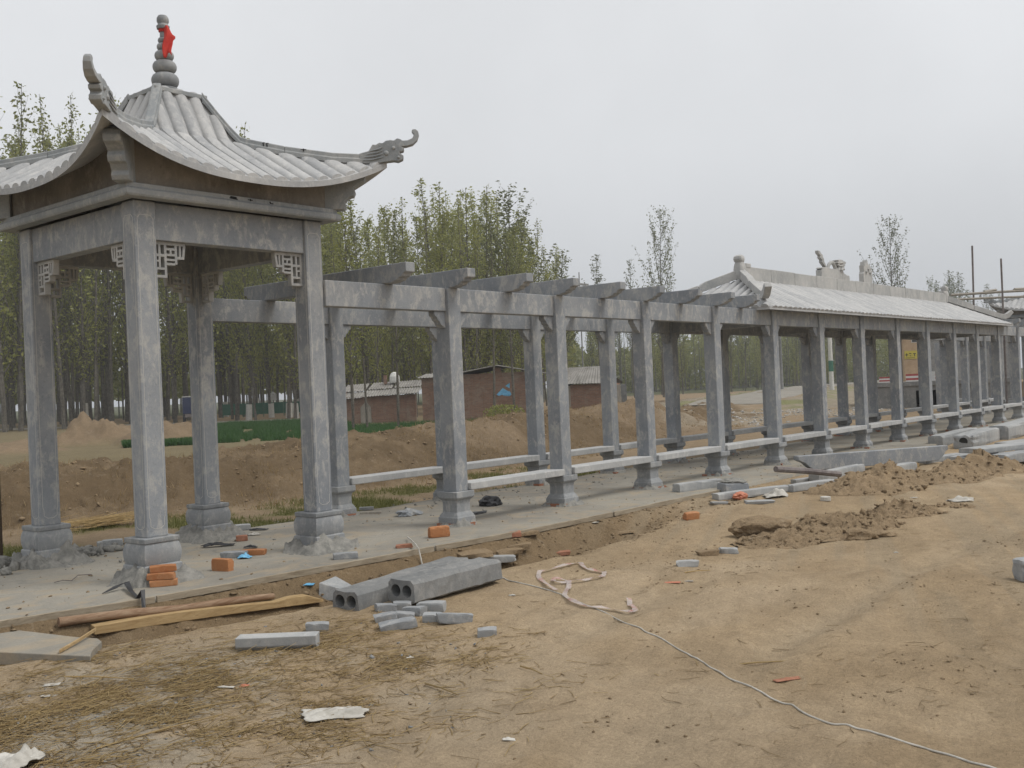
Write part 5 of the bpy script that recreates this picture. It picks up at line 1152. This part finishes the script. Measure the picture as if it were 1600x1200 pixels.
# cut stones stacked at the right
GS = 'cut stones stacked at the right edge'
def cut(u0, v0, u1, v1, w_, h_, lift, label, mat=None):
    A, B = at(u0, v0, -.08), at(u1, v1, -.08); L_, a, m_ = span(A, B); return block('cut_stone', mat or m_cut, (L_, w_, h_), label, 'cut stone', (m_[0], m_[1], -.08), a, GS, (0, 0), .008, .012, lift=lift)
cut(1462, 699, 1520, 684, .32, .26, 0, 'squared grey beam lying along the slab with a dark end'); cut(1506, 701, 1560, 684, .42, .30, 0, 'large pale beam with a round dark disc for a hole in its end')
o = MB().lathe([(0, .09), (.012, .085)], n=14).build('hole_shade_disc', m_dark); A, B = at(1506, 701, -.08), at(1560, 684, -.08); L_, a, m_ = span(A, B); o.location = (A[0]-.006*math.cos(a), A[1]-.006*math.sin(a), .07); o.rotation_euler = (0, -math.pi/2, a); o.name = 'hole_shade_disc'  # flat near-black disc on the end face, the shade of a hole as colour
big = [x for x in bpy.data.objects if x.get('label', '').startswith('large pale beam')][0]; mw = Matrix.LocRotScale(big.location, big.rotation_euler, None); loc = o.location.copy(); o.parent = big; o.location = mw.inverted() @ loc; o.rotation_euler = (0, -math.pi/2, 0)
cut(1560, 688, 1625, 668, .45, .34, .0, 'tall pale block standing behind the stacked slabs at the right'); cut(1565, 700, 1640, 690, .3, .12, .0, 'low pale slab at the far right of the stacked stones')
cut(1518, 722, 1650, 706, .5, .09, .16, 'long pale slab laid over the other stones at the right edge'); cut(1497, 722, 1556, 708, .34, .10, .0, 'tilted pale slab on the soil before the stacked stones'); cut(1560, 724, 1640, 712, .34, .16, 0, 'grey stone under the long pale slab at the right edge', m_stone2)
for k, (u, v) in enumerate(((1545, 713), (1600, 704))): block('cut_stone', m_stone2, (.2, .3, .16), 'small bearer stone under the %s end of the long pale slab' % ('near', 'far')[k], 'cut stone', at(u, v, -.08), VA+.3, GS, (0, 0), .02)
# ---- heaps of loose soil
def heap(cu, cv, L_, W_, h, rz, label, seed, rough=.35, n=70, cl=260):
    p = gp(cu, cv); g = np.linspace(-1, 1, n); X, Y = np.meshgrid(g, g, indexing='ij'); rr = np.hypot(X, Y)+.28*fbm(X*2+seed, Y*2, 3, 600+seed)
    Zh = h*np.clip(1-rr**1.25, 0, 1)*(1+.8*fbm(X*2.4+seed, Y*2.2, 3, 610+seed, .5)) + h*rough*.7*fbm(X*9+seed, Y*8, 4, 620+seed, .7)*(rr < 1)*np.clip((1-rr)*4, 0, 1)
    ca, sa = math.cos(rz), math.sin(rz); WX = p[0]+X*L_/2*ca-Y*W_/2*sa; WY = p[1]+X*L_/2*sa+Y*W_/2*ca; Z = height(WX, WY)+np.where(rr < 1, Zh, 0)-.03*(rr >= .97)-.006
    I, J = np.meshgrid(np.arange(n-1), np.arange(n-1), indexing='ij')
    t = thing('soil_heap', label, 'soil heap', (p[0], p[1], p[2])); V = np.stack([WX-p[0], WY-p[1], Z-p[2]], -1).reshape(-1, 3)
    link('heap_body', npmesh('heap_body', V, np.stack([I*n+J, (I+1)*n+J, (I+1)*n+J+1, I*n+J+1], -1).reshape(-1, 4), m_pile, True), parent=t)
    r = np.random.default_rng(seed); k = cl; i = r.integers(2, n-2, k); j = r.integers(2, n-2, k); ok = rr[i, j] < 1.05+.2*r.random(k); i, j = i[ok], j[ok]
    c = np.stack([WX[i, j]-p[0], WY[i, j]-p[1], Z[i, j]-p[2]], -1)+r.normal(0, .02, (len(i), 3))*[1, 1, 0]
    o = link('clods', scatter_clods(c, r, .007, .040), parent=t); tag(o, kind='stuff'); return t
_ico = None
def scatter_clods(c, r, s0, s1, flat=.75, mat=None):
    global _ico
    if _ico is None:
        bm = bmesh.new(); bmesh.ops.create_icosphere(bm, subdivisions=1, radius=1); _ico = (np.array([v.co[:] for v in bm.verts]), np.array([[v.index for v in f.verts] for f in bm.faces])); bm.free()
    V0, F0 = _ico; k = len(c); s = s0+(s1-s0)*r.random(k)**3
    V = V0[None]*(1+.36*r.normal(0, 1, (k, len(V0), 1)).clip(-1.6, 1.6))*s[:, None, None]*np.array([1, 1, flat])*(1+.35*r.normal(0, 1, (k, 1, 3)).clip(-1.2, 1.2)) + c[:, None, :]+np.array([0, 0, 1])*(s[:, None, None]*.2)
    F = F0[None]+(np.arange(k)*len(V0))[:, None, None]
    return npmesh('clods', V.reshape(-1, 3), F.reshape(-1, 3), mat or m_clod)
heap(1365, 765, 2.3, 1.15, .36, VA+.45, 'tall crumbly soil heap rising behind the kerb stones', 1, .3, 80, 420); heap(1455, 752, 2.6, .9, .22, VA+.35, 'long low soil heap running to the right of the tall heap', 2, .5, 80, 320); heap(1530, 738, 2.2, .9, .26, VA+.3, 'rough soil heap before the stacked cut stones', 3, .4, 70, 220)
heap(1325, 825, 1.5, .8, .17, VA+.25, 'low clod heap in front of the tall soil heap', 4, .6, 70, 300); heap(1405, 805, 1.2, .55, .16, VA+.2, 'small clod heap right of the low clod heap', 5, .6, 60, 200); heap(1250, 842, 1.7, .75, .10, VA+.35, 'scattered clod spread left of the low clod heap', 6, .8, 70, 260); heap(1478, 792, .8, .3, .05, VA+.1, 'thin soil spread near the white plastic bag', 7, .8, 40, 90)
lump('earth_clod', m_pile, .20, 'big smooth earth clod with an undercut lower edge', 'clod', gp(1192, 838), (1.7, .75, .60), .3, seed=30, sub=4, rz=VA+.15, sink=.12)
lump('earth_clod', m_pile, .10, 'dark earth clod at the foot of the low clod heap', 'clod', gp(1345, 842), (1.4, .9, .7), .5, seed=31, rz=VA); lump('earth_clod', m_clod, .10, 'flat pale earth clod right of the dark clod', 'clod', gp(1375, 838), (1.6, .8, .4), .4, seed=32, rz=VA)
# rope, tape, bags
def ground_path(uv, n=90, lift=.008, wob=.012, seed=0):
    uv = np.array(uv, float); t = np.linspace(0, len(uv)-1, n); u = np.interp(t, range(len(uv)), uv[:, 0]); v = np.interp(t, range(len(uv)), uv[:, 1]); out = []
    for a, b in zip(u, v): p = gp(a, b); p[2] += lift; out.append(p)
    out = np.array(out); out[:, 0] += wob*fbm(t*2.3+seed, t*0, 3, 950); out[:, 1] += wob*fbm(t*2.3+seed, t*0+7, 3, 960); out[1:-1] = (out[:-2]+out[1:-1]*2+out[2:])/4; return out
o = MB().tube(ground_path([(770, 893), (782, 902), (800, 909), (850, 921), (876, 930), (897, 940), (930, 950), (945, 957), (975, 973), (1005, 985), (1040, 1003), (1065, 1018), (1090, 1030), (1120, 1050), (1170, 1074), (1215, 1098), (1240, 1104), (1290, 1130), (1325, 1135), (1370, 1148), (1440, 1168), (1500, 1185), (1560, 1205)], 150, .004, .03), .0052, 6).build('cable', m_white, smooth=True); tag(o, 'thin white cable winding across the bare yard', 'cable')
p = gp(637, 842, True); e2 = gp(660, 886); o = MB().tube([p+np.array([0, 0, .02]), gp(642, 852, True)+np.array([0, 0, .06]), gp(648, 860, True)+np.array([0, -.02, .06]), gp(655, 872)+np.array([0, 0, .09]), e2+np.array([0, 0, .02])], .008, 6).build('cable', m_white, smooth=True); tag(o, 'short end of white cable hanging over the slab edge', 'cable')
tp = [(868, 925), (838, 905), (842, 895), (870, 890), (905, 880), (910, 885), (920, 893), (940, 896), (946, 899), (935, 906), (915, 908), (890, 912), (868, 913), (860, 908), (875, 907), (893, 912), (888, 922), (880, 932), (895, 944), (925, 952), (960, 955), (985, 960), (993, 958), (985, 948), (982, 940)]
ribbon('barrier_tape', [tuple(p) for p in ground_path(tp, 80, .02, .03, 3)], .042, m_film, 'pinkish white plastic barrier tape crumpled on the soil', 'tape', .0015)
rag('cement_bag', m_white, gp(525, 1116), .36, .22, .05, 'flattened white rag lying on the bare soil in front', 'rag', VA+.1, 40, 26)
rag('plastic_bag', m_white, gp(8, 1198), .28, .24, .10, 'crumpled white plastic bag at the lower left corner', 'bag', VA, 41, 24); rag('plastic_bag', m_white, gp(45, 1185), .17, .16, .09, 'small white plastic bag beside the corner bag', 'bag', VA+.4, 42, 20)
for k, (u, v, l_, w_, mt, lb) in enumerate(((82, 1071, .12, .06, m_white, 'white crumpled paper left of the straw patch'), (76, 1089, .12, .04, m_white, 'thin white strip among the straw at the left'), (352, 1075, .13, .03, m_white, 'white blue wrapper on the straw'), (382, 1073, .06, .05, m_orange, 'tan scrap beside the white blue wrapper'), (482, 914, .12, .10, m_blue, 'loop of blue white plastic in the trench before the hollow beam'),
        (800, 931, .07, .04, m_white, 'bright white scrap left of the barrier tape'), (1050, 911, .16, .07, m_orange, 'orange red net scrap on the open yard'), (1076, 909, .10, .05, m_plank, 'grey paper scrap beside the orange net scrap'), (930, 817, .10, .05, m_white, 'white scrap on the soil before the second pergola post'), (1421, 801, .12, .06, m_orange, 'yellow orange wrapper at the foot of the small clod heap'),
        (1426, 778, .14, .05, m_white, 'white scrap on the low soil spread'), (641, 1029, .06, .03, m_white, 'tiny white paper bit below the stone pile'), (795, 1157, .08, .04, m_white, 'white paper bit near the bottom of the yard'), (1230, 1063, .20, .06, m_brickold, 'brownish board piece pressed in the yard soil'), (1400, 864, .05, .03, m_white, 'small white bit on the open yard at the right'))):
    rag('litter', mt, gp(u, v), l_*.8, w_*.8, .018, lb, 'litter', VA+random.uniform(-.3, .3), 60+k, 10)
# dark post at the left edge and a straw bundle behind the slab
p = at(0, 872, -.05); o = MB().box(-.05, .022, -.04, .04, -.2, 1.02).build('wooden_post', m_post, None, .006, loc=tuple(p)); tag(o, 'dark wooden post at the left edge behind the slab', 'post')
def straw(n, P, seed, ln=(.05, .28), wd=(.0022, .005), ang=None, spread=1.2, lift=.012, up=.12, mat=None, name='straw'):
    r = np.random.default_rng(seed); k = len(P); a = (ang if ang is not None else 0)+r.normal(0, spread, k); l_ = r.uniform(*ln, k)*r.uniform(.4, 1, k); e = r.normal(0, up, k); w_ = r.uniform(*wd, k)
    d = np.stack([np.cos(a), np.sin(a), 0*a], 1); s = np.stack([-np.sin(a), np.cos(a), 0*a], 1)*w_[:, None]; bend = r.normal(0, .10, k)[:, None]*np.stack([-np.sin(a), np.cos(a), 0*a], 1)*l_[:, None]
    z = np.array([0, 0, 1.0]); h = np.abs(e)[:, None]*l_[:, None]*z; p0 = P-d*l_[:, None]/2; p1 = P+bend+h*.55; p2 = P+d*l_[:, None]/2+h
    t = z*w_[:, None]*.8
    V = np.stack([p0-s, p0+s, p0+t, p1-s, p1+s, p1+t, p2-s*.6, p2+s*.6, p2+t], 1).reshape(-1, 3); F0 = np.array([[0, 3, 5, 2], [1, 2, 5, 4], [3, 6, 8, 5], [4, 5, 8, 7], [0, 1, 4, 3], [3, 4, 7, 6]]); F = F0[None]+(np.arange(k)*9)[:, None, None]
    return npmesh(name, V, F.reshape(-1, 4), mat or m_straw)
def scatter_uv(n, us, vs, seed, dens=None, lift=.004):
    r = np.random.default_rng(seed); out = []; 
    q = [gp(u, v) for u, v in ((us[0], vs[0]), (us[1], vs[0]), (us[0], vs[1]), (us[1], vs[1]))]; x0, x1 = min(a[0] for a in q), max(a[0] for a in q); y0, y1 = min(a[1] for a in q), max(a[1] for a in q)
    m = n*8; x = r.uniform(x0, x1, m); y = r.uniform(y0, y1, m); ok = y < front_edge(x)-.35
    if dens is not None: ok &= r.random(m) < dens(x, y)
    x, y = x[ok][:n], y[ok][:n]; return np.stack([x, y, height(x, y)+lift], 1)
AL = math.atan2(.38, .92)
def dn(x, y):
    c = at(230, 1090)[:2]; c2 = at(560, 1035)[:2]; c3 = at(60, 1150)[:2]
    g = np.exp(-(np.hypot(x-c[0], y-c[1])/1.15)**2)+.7*np.exp(-(np.hypot(x-c2[0], y-c2[1])/.8)**2)+.8*np.exp(-(np.hypot(x-c3[0], y-c3[1])/.8)**2); return g*(.22+.78*sst(-.02, .30, fbm(x*2.6, y*2.6, 4, 970, .6)))
P = scatter_uv(5200, (-120, 900), (1000, 1300), 71, dn); tag(link('straw', straw(0, P, 72, (.04, .26), (.0014, .0034), VA+.25, 1.0, up=.09)), 'yellow straw strewn over the soil at the lower left', 'straw', None, 'stuff')
P = scatter_uv(3400, (-120, 900), (1000, 1300), 73, dn); tag(link('straw', straw(0, P, 74, (.03, .20), (.0013, .0036), VA+.25, 1.1, up=.04, mat=m_straw_d, lift=0)), 'weathered brown straw trodden into the soil at the lower left', 'straw', None, 'stuff')
P = scatter_uv(520, (300, 1500), (830, 1250), 75, lambda x, y: .15+.85*sst(.02, .2, fbm(x*1.3, y*1.3, 3, 980))); tag(link('straw', straw(0, P, 76, (.03, .20), (.0012, .0028), VA, 1.2, up=.05, mat=m_straw_d)), 'thin dry stalks scattered over the open yard', 'straw', None, 'stuff')
for k, (u, v, l_, a_) in enumerate(((255, 1145, .7, .75), (150, 1062, .55, -.25), (830, 1050, .25, -1.0), (690, 1080, .35, -.9), (1180, 1040, .5, .1), (1090, 895, .25, .2), (340, 1105, .4, .5))):
    p = gp(u, v); d = np.array([math.cos(VA+a_), math.sin(VA+a_), 0])*l_/2; z = np.array([0, 0, 1]); o = MB().tube([p-d+z*.012, p+z*.02, p+d+z*.014], [.006, .005, .003], 5).build('stalk', m_straw)
    tag(o, ('long pale corn stalk slanting over the straw', 'broken stalk on the straw below the cement slab', 'short stalk beside the white cable on the yard', 'thin stalk in the middle of the yard', 'bent dark twig on the right of the yard', 'short pale twig before the hollow beams', 'yellow stalk right of the long corn stalk')[k], 'stalk')
p = gp(150, 812); r_ = np.random.default_rng(4); P = np.array([far(150, 14.2)[0], far(150, 14.2)[1], 0])+np.c_[r_.normal(0, .28, 260), r_.normal(0, .2, 260), np.zeros(260)]; P[:, 2] = height(P[:, 0], P[:, 1])+.03+.08*r_.random(260)
tag(link('straw_bundle', straw(0, P, 77, (.2, .75), (.003, .007), VA+.35, .3, up=.12)), 'bundle of dry cut stalks lying on the grass behind the slab', 'straw', None, 'stuff')
# clods and pebbles over the yard and in the trench
r_ = np.random.default_rng(90)
P = scatter_uv(3000, (-150, 1700), (760, 1300), 91, lambda x, y: .06+.94*sst(.04, .25, fbm(x*1.1, y*1.1, 3, 990)), 0); tag(link('clods', scatter_clods(P, r_, .002, .013, .6)), 'small clods and crumbs scattered over the yard', 'clods', None, 'stuff')
P = scatter_uv(700, (-150, 800), (1000, 1300), 92, dn, 0); tag(link('pebbles', scatter_clods(P, r_, .003, .014, .6, m_conc)), 'pale grit and pebbles among the straw', 'pebbles', None, 'stuff')
x = r_.uniform(-7, 4, 1500); y = front_edge(x)-r_.uniform(.06, .7, 1500); P = np.stack([x, y, height(x, y)], 1); tag(link('clods', scatter_clods(P, r_, .004, .024, .6)), 'crumbled soil in the trench along the slab edge', 'clods', None, 'stuff')
x = r_.uniform(-8, 26, 5000); y = np.interp(x, FOOT[:, 0], FOOT[:, 1])+r_.uniform(-.8, 6, 5000); P = np.stack([x, y, height(x, y)], 1); tag(link('clods', scatter_clods(P, r_, .008, .040, .6, m_pile)), 'clods on the long earth bank behind the corridor', 'clods', None, 'stuff')
x = r_.uniform(24, 40, 2200); y = r_.uniform(8, 20, 2200); ok = fbm(x*.5, y*.8, 4, 270) > -.05; P = np.stack([x, y, height(x, y)], 1)[ok]; tag(link('rubble', scatter_clods(P, r_, .02, .09, .5, m_whitestone)), 'white rubble tipped on the slope below the road', 'rubble', None, 'stuff')
x = r_.uniform(-4, 12, 700); y = back_edge(x)-r_.random(700)**2*1.8+.1; P = np.stack([x, y, 0*x-.002], 1); tag(link('crumbs', scatter_clods(P, r_, .004, .022, .6, m_mortar)), 'mortar crumbs on the cement slab', 'crumbs', None, 'stuff')
x = r_.uniform(-6, 14, 900); y = front_edge(x)+.05+r_.random(900)*3; P = np.stack([x, y, 0*x-.002], 1); tag(link('crumbs', scatter_clods(P, r_, .003, .016, .6, m_clod)), 'soil crumbs on the cement slab', 'crumbs', None, 'stuff')
tag(link('rubble', scatter_clods(RUBBLE, r_, .012, .075, .7, m_mortar)), 'dark mortar rubble heaped round the left rear pavilion column', 'rubble', None, 'stuff')
# grass: a thin strip behind the slab, green wheat beyond the bank
def blades(x, y, hs, ws, seed, mat, name):
    r = np.random.default_rng(seed); k = len(x); z = height(x, y)-.01; a = r.uniform(0, 6.28, k); h = r.uniform(*hs, k); w_ = r.uniform(*ws, k); d = np.stack([np.cos(a), np.sin(a), 0*a], 1); ln = r.normal(0, .35, (k, 2))*h[:, None]
    p = np.stack([x, y, z], 1); tip = p+np.c_[ln, h]; V = np.stack([p-d*w_[:, None], p+d*w_[:, None], tip+d*w_[:, None]*.15, tip-d*w_[:, None]*.15], 1).reshape(-1, 3)
    return npmesh(name, V, np.arange(4*k).reshape(-1, 4), mat)
x = r_.uniform(-9, 7.5, 52000); f0 = np.interp(x, FOOT[:, 0], FOOT[:, 1]); b0_ = back_edge(x)+.1; y = b0_+(f0-.2-b0_)*r_.random(52000); ok = (fbm(x*1.2, y*1.2, 4, 240) > -.12+.25*r_.random(52000)); x, y = x[ok], y[ok]
tag(link('grass', blades(x, y, (.02, .09), (.003, .008), 95, m_grass, 'grass')), 'thin yellow green grass between the slab and the bank', 'grass', None, 'stuff')
x = r_.uniform(-9, 24, 26000); y = np.interp(x, FOOT[:, 0], FOOT[:, 1])+r_.uniform(-.9, 5.5, 26000); ok = fbm(x*.9, y*.9, 4, 255) > -.05+.2*r_.random(26000); x, y = x[ok], y[ok]
tag(link('dry_grass', blades(x, y, (.03, .13), (.003, .008), 98, m_straw_d, 'dry_grass')), 'dry matted grass on the long earth bank', 'grass', None, 'stuff')
n = 70000; u = r_.uniform(190, 545, n); u = np.where((u > 225) & (u < 300) & (r_.random(n) < .6), u+90, u); d = np.where(u < 300, r_.uniform(40, 43.5, n), r_.uniform(41, 72, n)); ok_ = fbm(u*.06, d*.35, 4, 985) > -.22; u, d = u[ok_], d[ok_]; n = len(u); pts = np.array([CAM[0], CAM[1]])+d[:, None]*(FWD[:2]+RGT[:2]*((u-800)/FPX)[:, None]); ok = np.ones(n, bool)
for p, rr_, hh in HEAPS[:5]: ok &= np.hypot(pts[:, 0]-p[0], pts[:, 1]-p[1]) > rr_*.98
tag(link('wheat', blades(pts[ok, 0], pts[ok, 1], (.10, .30), (.012, .03), 96, m_wheat, 'wheat')), 'strip of deep green young wheat beyond the earth bank', 'wheat', None, 'stuff')
n = 14000; u = r_.uniform(520, 780, n); d = r_.uniform(40, 53, n); pts = np.array([CAM[0], CAM[1]])+d[:, None]*(FWD[:2]+RGT[:2]*((u-800)/FPX)[:, None])
tag(link('grass', blades(pts[:, 0], pts[:, 1], (.10, .30), (.012, .03), 97, m_wheat, 'grass')), 'dark green grass at the foot of the brick sheds', 'grass', None, 'stuff')

# red cloth tied round the finial of the near pavilion
n = 16; U = np.linspace(0, 1, n); Vv = np.linspace(-1, 1, 9); V = []; F = []
for i, t in enumerate(U):
    for k, s_ in enumerate(Vv):
        wd = (.026+.034*min(1, t*1.6))*(1-.25*t); az = YAW*-1 - math.pi/2 + .55; rad = (.064+.05*t+.03*t*t)+.02*math.sin(6*t+s_*2.6)
        q = np.array([PCX, PCY])-FWD[:2]*rad+RGT[:2]*(.045+.05*t+s_*wd+.012*math.sin(5*t)); spike = .05*math.exp(-((t-.36)/.07)**2)*max(0, s_-.4)
        q = q+RGT[:2]*spike*1.2; V.append((q[0], q[1], 5.515-.315*t-.03*abs(s_)*t+.02*math.sin(3*s_)*t)); 
for i in range(n-1):
    for k in range(8): a = i*9+k; F.append((a, a+1, a+10, a+9))
o = MB().add(V, F).build('red_cloth', m_red, smooth=True); m = o.modifiers.new('thickness', 'SOLIDIFY'); m.thickness = .004; tag(o, 'strip of bright red cloth tied under the top of the finial', 'cloth')
o2 = MB().lathe([(5.472, .040), (5.478, .048), (5.512, .048), (5.518, .040)], PCX, PCY, 16).build('knot', m_red); o2.parent = o

# ------------------------------------------------------------------ dusty air
hz = MB().box(-60, 340, -60, 340, -3.0, 32.0).build('haze', None); hm = bpy.data.materials.new('haze'); hm.use_nodes = True; hm.node_tree.nodes.clear()
ho = hm.node_tree.nodes.new('ShaderNodeOutputMaterial'); hv = hm.node_tree.nodes.new('ShaderNodeVolumePrincipled'); hv.inputs['Density'].default_value = .0009; hv.inputs['Color'].default_value = (.86, .88, .90, 1); hv.inputs['Anisotropy'].default_value = .2
hm.node_tree.links.new(hv.outputs[0], ho.inputs['Volume']); hz.data.materials.append(hm); tag(hz, kind='stuff')
